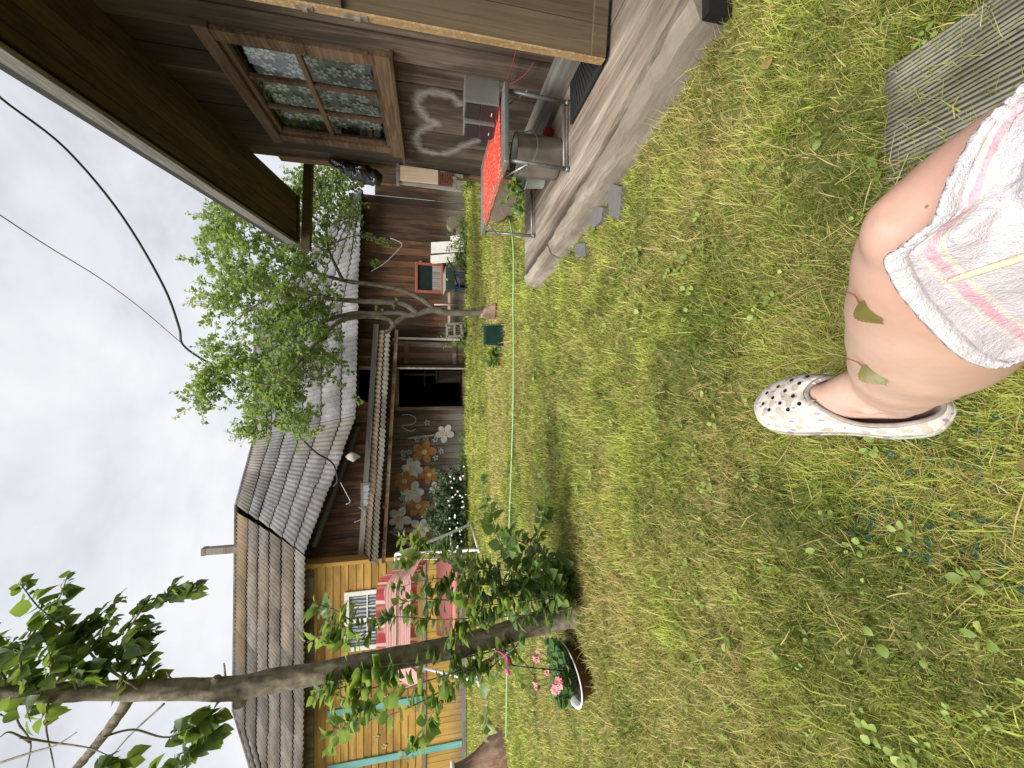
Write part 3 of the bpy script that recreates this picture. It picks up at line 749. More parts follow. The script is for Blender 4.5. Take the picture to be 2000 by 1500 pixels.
# closed leaf and open leaf of the door
mb = MB()
for k in range(4): x = DX1 + .14 + k * .155; mb.box((x, BY - .06, .03), (x + .15, BY - .034, 1.92))
mb.box((DX1 + .13, BY - .085, .25), (DX1 + .77, BY - .062, .37)); mb.box((DX1 + .13, BY - .085, 1.6), (DX1 + .77, BY - .062, 1.72))
d1 = mb.build('door', m_bdoor, barn); d1['label'] = 'closed leaf of grey upright boards'
mb = MB(); p = V3(DX1 + .05, BY - .06, .02); dv = V3(-.06, -.62, 0); dn = nrm(V3(dv[1], -dv[0], 0))
for k in range(4): mb.obox(p + dv * k / 4, dv * .242, dn * .03, UP * 1.88)
mb.obox(p + dv * .02 - dn * .022 + UP * .2, dv * .96, dn * .02, UP * .1); mb.obox(p + dv * .02 - dn * .022 + UP * 1.5, dv * .96, dn * .02, UP * .1)
d2 = mb.build('door', m_bdoor, barn); d2['label'] = 'grey leaf swung open towards the yard'
mb = MB(); mb.obox(p + dv * 1.002 - dn * .006, dv * .03, dn * .042, UP * 1.9); mb.build('edge_strip', m_bgrey, d2)
mb = MB(); mb.box((DX1 + .82, BY - .05, .02), (DX1 + .88, BY - .01, 1.95)); mb.build('white_post', m_whitew, barn)

# roofs of the barn
def lin(a, b, n0, n1):
    return lambda s: a + (b - a) * ((s - n0) / (n1 - n0))
L1 = np.linalg.norm(eR - eJ)
def tp1(s):
    x = eR[0] + (eJ[0] - eR[0]) * s / L1; rx = rR[0]
    if x < rx:
        f = (x - rx) / (eJ[0] - rx); return rR + (rJ - rR) * f
    f = (eR[0] - x) / (eR[0] - rx); e = lin(eR, eJ, 0, L1)(s); top = V3(x, e[1] + (rR[1] - e[1]) * f, e[2] + (rR[2] - e[2]) * f)
    return top + V3(0, .02, .02)
mb = MB(); corr(mb, lin(eR, eJ, 0, L1), tp1, 0, L1, 6, .14, .016, lambda s, f: .25 * (f > .8), per=7)
rf = mb.build('roof', m_slate, barn, smooth=True, solid=.008)
L2 = np.linalg.norm(eJ - eK)
mb = MB(); corr(mb, lin(eJ, eK, 0, L2), lin(rJ, rK, 0, L2), 0, L2, 6, .14, .016, lambda s, f: (.6 if (f > .8 or (s < .9 and f < .5)) else .1), jag=.12)
mb.build('roof_slope', m_slate, rf, smooth=True, solid=.008)
mb = MB(); back = V3(0, 2 * (rJ[1] - 11), 0)
mb.add([rR, rJ, rK, eK + V3(0, 9.0, 0), eJ + V3(0, 10.2, 0), eR + V3(0, 10.2, 0)], [(0, 1, 4, 5), (1, 2, 3, 4)], (.5, .5, 0)); mb.add([rR + UP * -.02, eR, eR + V3(0, 10.2, 0)], [(0, 1, 2)], (.4, .4, 0))
mb.build('back_slope', m_slate, rf)
mb = MB(); mb.tube([rR, rJ], .07, 8, res=3); mb.tube([rJ, rK], .07, 8, res=3); mb.tube([eR + UP * .03, rR], .06, 8); mb.build('ridge_cap', m_slate, rf, smooth=True)
# purlin ends and beam under the sloping eave
mb = MB(); mb.tube([eJ + V3(-.3, .25, .02), eK + V3(.1, .25, -.12)], .075, 8); mb.bar(eR + V3(-.1, .34, .17), eJ + V3(0, .34, .17), .08, .1); mb.build('eave_beam', m_felt, barn, smooth=False)
# lean-to roof
lR, lL = at(767, 643, 10.55), at(741, 1104, 10.55); tR, tL = at(741, 647, 11.38), at(712, 1090, 11.38); tR[2] += .0
LL = np.linalg.norm(lR - lL)
mb = MB(); corr(mb, lin(lR, lL, 0, LL), lin(tR, tL, 0, LL), 0, LL, 2, .125, .018, lambda s, f: .1 + .75 * (f > .5), sag=.0, jag=.14, per=7)
lt = mb.build('lean_to_roof', m_slate3, barn, smooth=True, solid=.010)
mb = MB(); mb.bar(lR + V3(0, .12, -.09), lL + V3(0, .12, -.09), .07, .09)
for k in range(7):
    q = (k + .3) / 7; a = lR + (lL - lR) * q; b = tR + (tL - tR) * q; mb.bar(a + V3(0, .06, -.06), b + V3(0, -.02, -.06), .06, .08)
mb.build('rafter', m_bdoor, lt)
mb = MB(); mb.bar(tR + V3(.2, .0, .08), tL + V3(0, 0, .10), .03, .14); mb.build('flashing_board', m_bgrey, lt)

# painted flowers
def pm(n, c): return plain(n, c, .9, var=.45, scale=9)
m_pw, m_po, m_pc, m_pg = pm('white_wall_paint', (.50, .485, .44)), pm('orange_wall_paint', (.32, .145, .045)), pm('cream_wall_paint', (.55, .40, .20)), pm('pale_grey_wall_paint', (.30, .31, .32))
def flower(x, y, rpx, m, mc_, n, lab, a0):
    c = at(x, y, BY - .021); R = rpx * .0128; mb = MB()
    for k in range(n):
        a = a0 + 2 * math.pi * k / n + (rnd.random() - .5) * .2; d = V3(math.cos(a), 0, math.sin(a)); e = V3(-d[2], 0, d[0]); s = .9 + .25 * rnd.random()
        mb.disc(c + d * R * .62 * s + V3(0, -.0005 * k, 0), d * R * .42 * s, e * R * .34 * s, 18, thick=(0, -.002, 0))
    o = mb.build('painted_flower', m, barn); o['label'] = lab
    mb = MB(); mb.disc(c + V3(0, -.006, 0), V3(R * .24, 0, 0), V3(0, 0, R * .24), 16, thick=(0, -.002, 0)); mb.build('flower_centre', mc_, o)
for x, y, r, k, n in ((868, 846, 19, 0, 5), (829, 883, 25, 1, 5), (804, 916, 23, 0, 6), (790, 940, 23, 1, 6), (838, 927, 20, 1, 5), (805, 961, 23, 0, 6), (817, 989, 24, 1, 5), (779, 1013, 24, 0, 5), (821, 1032, 22, 0, 5), (806, 1052, 18, 1, 5), (852, 955, 16, 0, 5)):
    flower(x, y, r, (m_pw, m_po)[k], m_pc, n, ('white flower painted on the boards', 'orange flower painted on the boards')[k], rnd.random())
for zx, zy in ((910, 120), (820, 275), (900, 270), (985, 275), (690, 395), (745, 390), (1040, 380), (690, 440), (750, 455), (800, 455), (990, 440), (680, 810), (720, 840), (690, 880), (625, 1100), (690, 1100)):
    c = at(640 + zx * .2133, 800 + zy * .2133, BY - .021); mb = MB(); 
    for k in range(5):
        a = k * 1.257 + rnd.random() * .3; d = V3(math.cos(a), 0, math.sin(a)); e = V3(-d[2], 0, d[0])
        mb.disc(c + d * .055 + V3(0, -.0005 * k, 0), d * .036, e * .026, 10)
    o = mb.build('small_painted_flower', m_pg, barn)
mb = MB(); mb.obox(at(797, 858, BY - .03), at(851, 851, BY - .03) - at(797, 858, BY - .03), V3(0, .008, 0), V3(.05, 0, 0)); mb.build('flower_stem', m_bgrey, barn)
mb = MB(); mb.bar(at(762, 1037, BY - .03), at(815, 1072, BY - .03), .03, .06); mb.build('slanting_lath', m_bgrey, barn)
# pale block window high on the wall
mb = MB(); a, b = at(709, 947, BY - .02), at(733, 988, BY - .02)
x0, x1 = min(a[0], b[0]), max(a[0], b[0]); z0, z1 = min(a[2], b[2]), max(a[2], b[2])
mb.box((x0 - .06, BY - .05, z0 - .06), (x1 + .06, BY - .022, z0)); mb.box((x0 - .06, BY - .05, z1), (x1 + .06, BY - .022, z1 + .06)); mb.box((x0 - .06, BY - .048, z0), (x0, BY - .022, z1)); mb.box((x1, BY - .048, z0), (x1 + .06, BY - .022, z1))
bwin = mb.build('window', m_bgrey, barn); bwin['label'] = 'small pale window above the lean-to roof'
m_pale = plain('dusty_pale_glass', (.38, .44, .46), .3, var=.2, scale=5)
mb = MB()
for k in range(3): mb.box((x0 + (x1 - x0) * k / 3 + .01, BY - .04, z0 + .005), (x0 + (x1 - x0) * (k + 1) / 3 - .01, BY - .024, z1 - .005), (rnd.random(), .5, 0))
mb.build('pane', m_pale, bwin)
# red framed window right of the tree
m_redf = wood('brick_red_paint', (.20, .055, .035), (.30, .085, .055), (.36, .12, .08), 'Z', .3)
a, b = at(811, 512, BY - .03), at(866, 574, BY - .03); x0, x1 = b[0], a[0]; z0, z1 = b[2], a[2]
mb = MB(); t_ = .075
mb.box((x0, BY - .07, z0), (x1, BY - .016, z0 + t_)); mb.box((x0, BY - .07, z1 - t_), (x1, BY - .016, z1)); mb.box((x0, BY - .068, z0 + t_), (x0 + t_, BY - .016, z1 - t_)); mb.box((x1 - t_, BY - .068, z0 + t_), (x1, BY - .016, z1 - t_))
for z in (z0 + .08, z1 - .2): mb.box((x1 + .002, BY - .06, z), (x1 + .05, BY - .02, z + .09))
rw = mb.build('window', m_redf, barn, bevel=.012); rw['label'] = 'window in a brick red rounded frame'
m_dglass = plain('dark_greenish_glass', (.02, .03, .027), .12, var=.3, spec=.6)
mb = MB(); mb.box((x0 + t_, BY - .035, z0 + t_ + .24), (x1 - t_, BY - .02, z1 - t_), (.5, .5, 0)); mb.build('pane', m_dglass, rw)
mb = MB()
for k in range(4): ww = (x1 - x0 - 2 * t_) / 4; mb.box((x0 + t_ + ww * k + .004, BY - .04, z0 + t_), (x0 + t_ + ww * (k + 1) - .004, BY - .024, z0 + t_ + .24))
mb.build('grey_board', m_greyz, rw)

# ------------------------------------------------------------------ yellow house
HY = 11.0
yh = thing('yellow_house', 'ochre yellow plank house with lichen spotted corrugated roof, left of the barn', 'house', (-7.5, HY, 0))
def hboards(mb, x0, x1, z0, z1, ht, holes=(), Y=HY):
    k = round((z1 - z0) / ht)
    for i in range(k):
        a, b = z0 + (z1 - z0) * i / k, z0 + (z1 - z0) * (i + 1) / k; o = (rnd.random() - .5) * .006; segs = [(x0, x1)]
        for h in holes:
            if h[2] < (a + b) / 2 < h[3]: segs = [s for q in segs for s in ((q[0], min(q[1], h[0])), (max(q[0], h[1]), q[1])) if s[1] - s[0] > .02]
        t = (rnd.random(), rnd.random(), 0)
        for s in segs:
            vs = [(s[0], Y + o - .012, a + .003), (s[1], Y + o - .012, a + .003), (s[1], Y + .03, a + .003), (s[0], Y + .03, a + .003), (s[0], Y + o + .002, b - .003), (s[1], Y + o + .002, b - .003), (s[1], Y + .03, b - .003), (s[0], Y + .03, b - .003)]
            mb.hexa(vs, t)
a, b = at(673, 1157, HY - .03), at(805, 1256, HY - .03); wx0, wx1, wz0, wz1 = b[0], a[0], b[2], a[2]
mb = MB(); hboards(mb, -12.5, -4.84, 1.22, 4.3, .19, [(wx0 + .05, wx1 - .05, wz0 + .05, wz1 - .05)]); yw = mb.build('wall', m_yel, yh)
mb = MB()
for k in range(44): x = -12.5 + k * .174; mb.box((x + .004, HY - .008 + (rnd.random() - .5) * .006, .12), (x + .17, HY + .03, 1.12))
mb.build('wainscot', m_yelz, yh)
mb = MB(); mb.box((-12.5, HY - .035, 1.12), (-4.84, HY + .03, 1.215)); mb.box((-12.5, HY - .04, 0), (-4.84, HY + .03, .118)); mb.build('rail', m_bgrey, yh)
mb = MB(); mb.box((-4.835, HY - .03, 0), (-4.74, BY - .04, 4.25)); mb.build('corner_board', m_yelz, yh)
mb = MB(); mb.box((-12.5, HY + .04, 0), (-4.85, HY + .06, 4.3), (.5, .5, 0)); mb.box((-12.5, HY + .06, 0), (-12.4, 19, 4.0), (.5, .5, 0)); mb.box((-12.4, 18.9, 0), (-4.85, 19, 4.0), (.5, .5, 0)); mb.build('wall_backing', m_black, yh)
for px in (1396, 1503):
    p0, p1 = at(640, px, HY - .04), at(822, px, HY - .04); mb = MB(); mb.box((p0[0] - .09, HY - .045, 1.217 if px < 1450 else .12), (p0[0] + .09, HY - .014, p0[2]))
    mb.build('teal_trim', m_teal, yh)
mb = MB(); mb.box((-12.5, HY - .05, eK[2] - .12), (-4.9, HY - .015, eK[2] + .08), (.1, .1, 0)); mb.build('frieze_board', m_bdoor, yh)
# window
mb = MB(); f_ = .12
mb.box((wx0, HY - .06, wz1 - f_), (wx1, HY - .0145, wz1)); mb.box((wx0, HY - .06, wz0), (wx1, HY - .0145, wz0 + f_)); mb.box((wx0, HY - .058, wz0 + f_), (wx0 + f_, HY - .0145, wz1 - f_)); mb.box((wx1 - f_, HY - .058, wz0 + f_), (wx1, HY - .0145, wz1 - f_))
w2 = mb.build('window', m_whitew, yh, bevel=.006)
mb = MB(); cx = (wx0 + wx1) / 2; mb.box((cx - .05, HY - .04, wz0 + f_), (cx + .05, HY + .0, wz1 - f_))
for x in ((wx0 + f_ + cx - .05) / 2, (wx1 - f_ + cx + .05) / 2): mb.box((x - .016, HY - .03, wz0 + f_), (x + .016, HY - .005, wz1 - f_))
zc = wz1 - f_ - .45
for xa, xb in ((wx0 + f_, cx - .05), (cx + .05, wx1 - f_)): mb.box((xa, HY - .028, zc - .016), (xb, HY - .006, zc + .016))
mb.build('glazing_bar', m_whitew, w2)
mcur, nt = new_mat('grey_striped_curtain'); wv = nd(nt, 'ShaderNodeTexWave', {'Vector': coords(nt), 'Scale': 3.2, 'Distortion': 4, 'Detail': 3}, bands_direction='X').outputs[1]
finish(nt, ramp(nt, wv, [(.3, (.05, .055, .06)), (.75, (.32, .33, .35))]), .25, spec=.6)
mb = MB(); mb.box((wx0 + f_, HY - .005, wz0 + f_), (wx1 - f_, HY + .01, wz1 - f_), (.5, .5, 0)); mb.build('curtained_pane', mcur, w2)
# stamped pale flowers on the siding
for x, y in ((750, 1458), (756, 1362), (771, 1371), (792, 1311), (792, 1338), (757, 1330), (735, 1440)):
    c = at(x, y, HY - .02); mb = MB()
    for k in range(5):
        a = k * 1.257; d = V3(math.cos(a), 0, math.sin(a)); e = V3(-d[2], 0, d[0]); mb.disc(c + d * .05, d * .035, e * .028, 10, thick=(0, -.002, 0))
    mb.build('stamped_flower', m_pc, yh)
# roof with hip at the far side
L3 = np.linalg.norm(eK - eL); pH = on_slope(492, 1500, V3(-9, eL[1], eL[2]), .82); hipX = rL[0] + (pH[0] - rL[0]) * (rL[2] - eL[2]) / (rL[2] - pH[2])
def tp3(s):
    x = eK[0] + (eL[0] - eK[0]) * s / L3
    if x > rL[0]:
        f = (x - rK[0]) / (rL[0] - rK[0]); return rK + (rL - rK) * f if x < rK[0] else rK + V3(x - rK[0], 0, 0)
    f = max(0.02, 1 - (rL[0] - x) / (rL[0] - hipX)); e = lin(eK, eL, 0, L3)(s); return V3(x, e[1] + (rL[1] - e[1]) * f, e[2] + (rL[2] - e[2]) * f)
mb = MB(); n3 = L3 * (eK[0] - hipX) / (eK[0] - eL[0]) * .985
corr(mb, lin(eK, eL, 0, L3), tp3, 0, n3, 6, .14, .017, lambda s, f: (.9 * (rnd.random() < .85) if f > .8 and s < 5 else (.35 if s < 3 else .2) * (rnd.random() < .6)), jag=.10)
yr = mb.build('roof', m_slate2, yh, smooth=True, solid=.008)
mb = MB(); mb.tube([rK, rL], .07, 8, res=3); e_ = lin(eK, eL, 0, L3)(n3); mb.tube([rL, V3(hipX, e_[1], e_[2])], .06, 8); mb.build('ridge_cap', m_slate2, yr, smooth=True)
mb = MB(); mb.add([rK, rL, V3(hipX - .1, 20, 4), V3(-4.4, 20, 4)], [(0, 1, 2, 3)], (.5, .5, 0)); mb.add([rL, V3(hipX - .1, 20, 4), V3(hipX, e_[1], e_[2])], [(0, 1, 2)], (.5, .5, 0)); mb.build('back_slope', m_slate2, yr)
c0 = at(464, 1076, rK[1]); c1 = at(404, 1076, rK[1]); mb = MB(); mb.box((c1[0] - .11, rK[1] - .11, c0[2] - .2), (c1[0] + .11, rK[1] + .11, c1[2]), (.5, .4, 0)); mb.box((c1[0] - .12, rK[1] - .12, c1[2] + .002), (c1[0] + .12, rK[1] + .12, c1[2] + .12), (.5, .1, 0))
mb.build('chimney', m_bgrey, yr)
# ================================================================== things about the yard
# --- garden swing
SY = 8.6
sw = thing('garden_swing', 'garden swing seat with red striped canopy and white tube frame before the yellow house', 'swing seat', (-4.9, SY, 0))
def stripes(name, cols, scale, axis):
    m, nt = new_mat(name); o = nd(nt, 'ShaderNodeSeparateXYZ', {0: nd(nt, 'ShaderNodeTexCoord').outputs['UV']}).outputs[axis]
    fr = mth(nt, 'FRACT', mth(nt, 'MULTIPLY', o, scale)); c = ramp(nt, fr, cols)
    c = mixc(nt, mth(nt, 'MULTIPLY', noise(nt, coords(nt), 7, 4), .2), c, (.6, .38, .36))
    p = nd(nt, 'ShaderNodeBsdfPrincipled', {'Base Color': c, 'Roughness': .85}); tr = nd(nt, 'ShaderNodeBsdfTranslucent', {'Color': c}); nd(nt, 'ShaderNodeOutputMaterial', {'Surface': nd(nt, 'ShaderNodeMixShader', {0: .55, 1: p.outputs[0], 2: tr.outputs[0]}).outputs[0]})
    return m
def uv_from(o, uv):
    l = o.data.uv_layers.new(name='UVMap'); idx = np.zeros(len(o.data.loops), int); o.data.loops.foreach_get('vertex_index', idx); l.data.foreach_set('uv', np.asarray(uv, np.float32)[idx].ravel())
PK, RD, CR = (.78, .42, .42), (.50, .05, .06), (.82, .74, .68)
m_lin = stripes('pink_striped_lining', [(0, PK), (.25, (.84, .62, .60)), (.45, (.62, .16, .17)), (.52, PK), (.75, (.86, .72, .68)), (.9, (.72, .30, .31))], 7, 1)
m_val = stripes('red_striped_valance', [(0, RD), (.45, RD), (.5, CR), (.62, CR), (.68, RD), (.85, (.6, .3, .25)), (.95, RD)], 14, 0)
fx = [(803, 1088), (770, 1112), (737, 1143), (735, 1240), (736, 1310), (756, 1328), (795, 1345)]
fr_ = np.array([at(x, y, 8.0) for x, y in fx]); bk = np.array([at(*p, 9.0) for p in [(822, 1093), (812, 1112), (803, 1140), (801, 1230), (801, 1295), (812, 1312), (822, 1328)]])
fr_, _ = spline(fr_, np.ones(7), 6); bk, _ = spline(bk, np.ones(7), 6); n = len(fr_); K = 8; P = []; UVs = []
for k in range(K + 1):
    f = k / K
    for i in range(n): P.append(fr_[i] * (1 - f) + bk[i] * f + UP * (-.05 * math.sin(math.pi * f))); UVs.append((i / (n - 1), f))
F = [(k * n + i, k * n + i + 1, (k + 1) * n + i + 1, (k + 1) * n + i) for k in range(K) for i in range(n - 1)]
can = mesh_obj('canopy', np.array(P), F, m_lin, sw, True); uv_from(can, UVs)
def valance(edge, drop, parent):
    P = []; U = []; m = 6 * (len(edge) - 1); e, _ = spline(edge, np.ones(len(edge)), 6)
    for i, p in enumerate(e):
        s = i / (len(e) - 1); sc_ = .75 + .25 * abs(math.sin(s * 26)); y = -.02 - .025 * math.sin(s * 70)
        for q in (0, .5, 1): P.append(p + V3(0, y * q, -drop * q * sc_)); U.append((s, q))
    F = [(i * 3 + q, i * 3 + q + 1, (i + 1) * 3 + q + 1, (i + 1) * 3 + q) for i in range(len(e) - 1) for q in (0, 1)]
    o = mesh_obj('valance', np.array(P), F, m_val, parent, True); uv_from(o, U)
valance(fr_[::2], .19, can); valance(bk[::2] - UP * .005, .16, can)
m_wh = plain('white_frame_paint', (.74, .75, .74), .35, var=.1)
m_cush = plain('coral_cushion', (.52, .20, .18), .8, var=.12, scale=3)
xr, xl = fr_[4][0] + .1, fr_[-6][0] - .05
for X in (xr, xl):
    s = 1 if X == xr else -1; mb = MB()
    top = V3(X - s * .1, 8.5, 1.72)
    mb.tube([V3(X + s * .12, 7.85, .02), V3(X + s * .02, 8.15, .8), top], .03, 8, res=5); mb.tube([V3(X + s * .12, 9.35, .02), V3(X + s * .02, 8.9, .8), top], .03, 8, res=5)
    mb.tube([V3(X + s * .12, 7.75, .03), V3(X + s * .12, 9.45, .03)], .028, 8); mb.tube([V3(X + s * .05, 8.05, .55), V3(X + s * .05, 9.0, .55)], .02, 8)
    mb.build('side_frame', m_wh, sw, smooth=True)
mb = MB(); mb.tube([V3(xr - .1, 8.5, 1.72), V3(xl + .1, 8.5, 1.72)], .028, 8); mb.build('top_bar', m_wh, sw, smooth=True)
mb = MB(); mb.tube([V3(xr - .2, 8.5, 1.7), V3(xr - .22, 8.3, .62), V3(xr - .2, 8.25, .4)], .012, 6, res=3); mb.build('hanger', m_wh, sw, smooth=True); mb = MB(); mb.tube([V3(xl + .2, 8.5, 1.7), V3(xl + .22, 8.3, .62), V3(xl + .2, 8.25, .4)], .012, 6, res=3); mb.build('hanger', m_wh, sw, smooth=True)
mb = MB(); mb.box((xl + .25, 8.25, .40), (xr - .22, 8.75, .52), (.5, .5, 0)); mb.build('seat', m_cush, sw, bevel=.04)
mb = MB(); mb.obox(V3(xl + .25, 8.74, .50), V3(xr - xl - .60, 0, 0), V3(0, .1, 0), V3(0, .14, .36), (.5, .5, 0)); mb.build('backrest', m_cush, sw, bevel=.04)

# --- trees
m_bark = plain('grey_brown_bark', (.31, .26, .19), .9, var=.6, scale=22, bstr=1.0, col2=(.11, .09, .062))
m_bark2 = plain('pale_grey_bark', (.20, .17, .13), .9, var=.4, scale=10, bstr=.7, col2=(.09, .073, .055))
m_leafA = leaf_mat('fresh_green_leaf', (.10, .165, .055), (.29, .39, .145), (.43, .48, .12), .46)
m_leafB = leaf_mat('deep_green_leaf', (.07, .14, .048), (.26, .385, .135), (.48, .55, .11), .5, rough=.36)
m_leafS = leaf_mat('backlit_dark_leaf', (.035, .07, .02), (.105, .165, .045), (.2, .25, .06), .5)  # crown against the sky: its backlit darkness is put into the green
def bark_mesh(name, paths, mat, parent, n=14, res=8, rough=.05, disp=0):
    mb = MB()
    for pts, rad in paths:
        P, R = spline(np.array(pts, float), np.array(rad, float), res)
        R = R * (1 + np.array([mnoise.noise(Vector(p * 5)) for p in P]) * rough * 2)
        mb.tube(P, R, n)
    if disp:
        # furrowed bark: push each point along its offset from the stem
        for i, p in enumerate(mb.v):
            q = Vector(p); d = mnoise.noise_vector(Vector((q.x * 16, q.y * 16, q.z * 5))) * disp * .5
            f = mnoise.fractal(Vector((q.x * 42, q.y * 42, q.z * 11)), 1, 2, 4) * disp
            mb.v[i] = (p[0] + d.x + f, p[1] + d.y - f * .6, p[2])
    o = mb.build(name, mat, parent, smooth=True); return o

TY = 6.94
t2b = gz(945, 612)
tree2 = thing('fruit_tree', 'young fruit tree with forked pale trunk standing before the barn', 'tree', t2b)
def T2(x, y, dy=0.0): return at(x, y, TY + dy)
trunk2 = bark_mesh('trunk', [([T2(950, 612), T2(935, 611), T2(905, 611), T2(880, 611), T2(860, 607), T2(845, 604)], [.09, .056, .052, .056, .062, .05]),
    ([T2(862, 607), T2(840, 606), T2(815, 613), T2(790, 618), T2(768, 634)], [.046, .05, .047, .042, .034]),
    ([T2(848, 604), T2(825, 585), T2(790, 568), T2(740, 557), T2(690, 551), T2(660, 545, .2), T2(610, 530, .4), T2(540, 500, .5), T2(470, 480, .5)], [.042, .042, .039, .036, .034, .03, .024, .015, .006]),
    ([T2(815, 611), T2(790, 594), T2(750, 590), T2(700, 588), T2(645, 583, -.1), T2(600, 570, -.3), T2(520, 560, -.4), T2(440, 560, -.4)], [.055, .05, .045, .04, .035, .028, .016, .006]),
    ([T2(800, 616), T2(780, 611), T2(740, 612), T2(690, 612), T2(640, 625), T2(590, 650, .2), T2(500, 700, .4), T2(440, 715, .5)], [.045, .04, .036, .034, .03, .022, .012, .005]),
    ([T2(770, 633), T2(755, 622), T2(715, 618), T2(670, 625, -.2), T2(635, 652, -.4), T2(590, 700, -.6), T2(540, 750, -.7), T2(470, 740, -.8)], [.045, .042, .036, .033, .03, .022, .014, .006]),
    ([T2(770, 634), T2(760, 645), T2(752, 652)], [.04, .03, .02]),
    ([T2(620, 640), T2(560, 700, .1), T2(545, 790, .1), T2(580, 830, .0)], [.022, .018, .012, .005]),
    ([T2(670, 548), T2(640, 480, .1), T2(640, 420, .2), T2(640, 370, .2)], [.03, .02, .014, .005]),
    ([T2(640, 480, .1), T2(700, 460, -.1), T2(760, 475, -.2)], [.014, .01, .005]),
    ([T2(560, 560, -.3), T2(480, 610, -.2), T2(440, 650, 0)], [.018, .011, .004]), ([T2(600, 520, .4), T2(520, 440, .4), T2(450, 400, .4)], [.02, .012, .004])], m_bark2, tree2, n=16, res=14, disp=.006)
# crown: leafy twigs spread through ellipsoids measured on the photo
blobs = [(470, 480, 85, 75, 5), (545, 560, 105, 80, 7), (560, 660, 95, 85, 7), (530, 745, 80, 65, 5), (470, 400, 55, 55, 3), (590, 470, 70, 65, 3.5), (640, 400, 50, 55, 2.6), (665, 345, 45, 28, 1.6), (600, 370, 30, 60, 2),
         (560, 800, 55, 48, 2.6), (620, 610, 60, 70, 3), (640, 700, 45, 50, 1.6), (440, 700, 40, 50, 1.4), (400, 770, 18, 40, .9), (430, 740, 25, 30, .7), (500, 840, 30, 25, .8), (600, 830, 40, 25, 1.0), (690, 420, 30, 40, 1.2), (455, 600, 50, 60, 1.8)]
wts = np.array([b[4] for b in blobs]); wts /= wts.sum(); NT = 1250; Ps, Ds, Ns, Ss, Tt = [], [], [], [], []
tw = MB()
for i in range(NT):
    b = blobs[rng.choice(len(blobs), p=wts)]; d = rdir(1)[0] * rng.random() ** .42
    c = at(b[0] + d[0] * b[2], b[1] + d[1] * b[3], TY + d[2] * min(1.1, .012 * (b[2] + b[3]) / 2 + .15))
    g = nrm(rdir(1)[0] + V3(0, 0, .55)); L = .16 + .3 * rng.random(); e = c + g * L; m_ = c + g * L * .5 + rdir(1)[0] * .03
    cv, _ = spline(np.array([c, m_, e]), np.ones(3), 5); tw.tube([c, m_, e], [.005, .004, .002], 4)
    k = int(14 + rng.integers(0, 14)); P_, D_, N_, S_ = shoot_leaves(cv, k, .074, .8, .05)
    Ps.append(P_); Ds.append(D_); Ns.append(N_); Ss.append(S_); tn = rng.random(); Tt.append(np.c_[rng.random(k), np.clip(tn * .6 + rng.random(k) * .5, 0, 1), (rng.random(k) < .12) * rng.random(k)])
for cl, k in (([(700, 455), (740, 470), (768, 480)], 60), ([(725, 505), (735, 512), (728, 520)], 22), ([(770, 585), (775, 592), (765, 600)], 16), ([(735, 595), (740, 603), (745, 610)], 14), ([(470, 700), (420, 720), (393, 740), (388, 790), (400, 828)], 130), ([(430, 560), (400, 550), (385, 545)], 30), ([(440, 470), (400, 462), (380, 470)], 36), ([(420, 420), (410, 400), (405, 390)], 16), ([(690, 372), (702, 362), (708, 352)], 40), ([(690, 770), (700, 780), (705, 790)], 16)):
    cv = np.array([T2(*p) for p in cl]); P_, D_, N_, S_ = shoot_leaves(cv, k, .085, .9, .1); tw.tube(cv, [.006, .004, .002][:len(cv)] if len(cv) == 3 else .005, 4)
    Ps.append(P_); Ds.append(D_); Ns.append(N_); Ss.append(S_); Tt.append(np.c_[rng.random(k), rng.random(k), np.zeros(k)])
leaves_obj('crown', 'far', np.vstack(Ps), np.vstack(Ds), np.vstack(Ns), np.hstack(Ss), m_leafA, tree2, np.vstack(Tt))
tw.build('twigs', m_bark2, tree2)
# leafy suckers at its foot
sg = MB(); Ps, Ds, Ns, Ss = [], [], [], []
for i in range(9):
    a = t2b + V3(rng.normal() * .12 - .05, rng.normal() * .1, 0); e = a + V3(-.1 + rng.normal() * .15, rng.normal() * .1, .25 + .25 * rng.random()); cv, _ = spline(np.array([a, (a + e) / 2 + rdir(1)[0] * .04, e]), np.ones(3), 4)
    sg.tube(cv, .004, 4); P_, D_, N_, S_ = shoot_leaves(cv, 16, .08); Ps.append(P_); Ds.append(D_); Ns.append(N_); Ss.append(S_)
sk = sg.build('suckers', m_bark2, tree2); leaves_obj('sucker_leaves', 'far', np.vstack(Ps), np.vstack(Ds), np.vstack(Ns), np.hstack(Ss), m_leafB, sk)

# --- foreground tree
b1 = gz(1138, 1192); FY = b1[1]
tree1 = thing('tree', 'tall slim tree with mossy trunk and leafy shoots round its foot', 'tree', b1)
def T1(x, y, dy=0.0): return at(x, y, FY + dy)
bark_mesh('trunk', [([T1(1168, 1186) - UP * .05, T1(1140, 1192), T1(1100, 1203), T1(1050, 1217), T1(980, 1238), T1(900, 1260), T1(750, 1290), T1(600, 1318), T1(520, 1332), T1(450, 1345), T1(300, 1347), T1(150, 1350), T1(0, 1362), T1(0, 1362) + UP * .6, T1(0, 1362) + V3(.05, .1, 1.4)], [.16, .112, .080, .069, .064, .062, .060, .058, .064, .057, .049, .045, .041, .03, .015]),
    ([T1(255, 1352), T1(240, 1385), T1(200, 1440), T1(150, 1500), T1(80, 1590)], [.034, .026, .022, .019, .015]),
    ([T1(470, 1338), T1(470, 1365), T1(462, 1378)], [.048, .036, .022]),
    ([T1(415, 1345), T1(422, 1330), T1(425, 1322)], [.03, .025, .018])], m_bark, tree1, n=44, res=26, rough=.05, disp=.0075)
tw = MB(); Ps, Ds, Ns, Ss, Tt = [], [], [], [], []
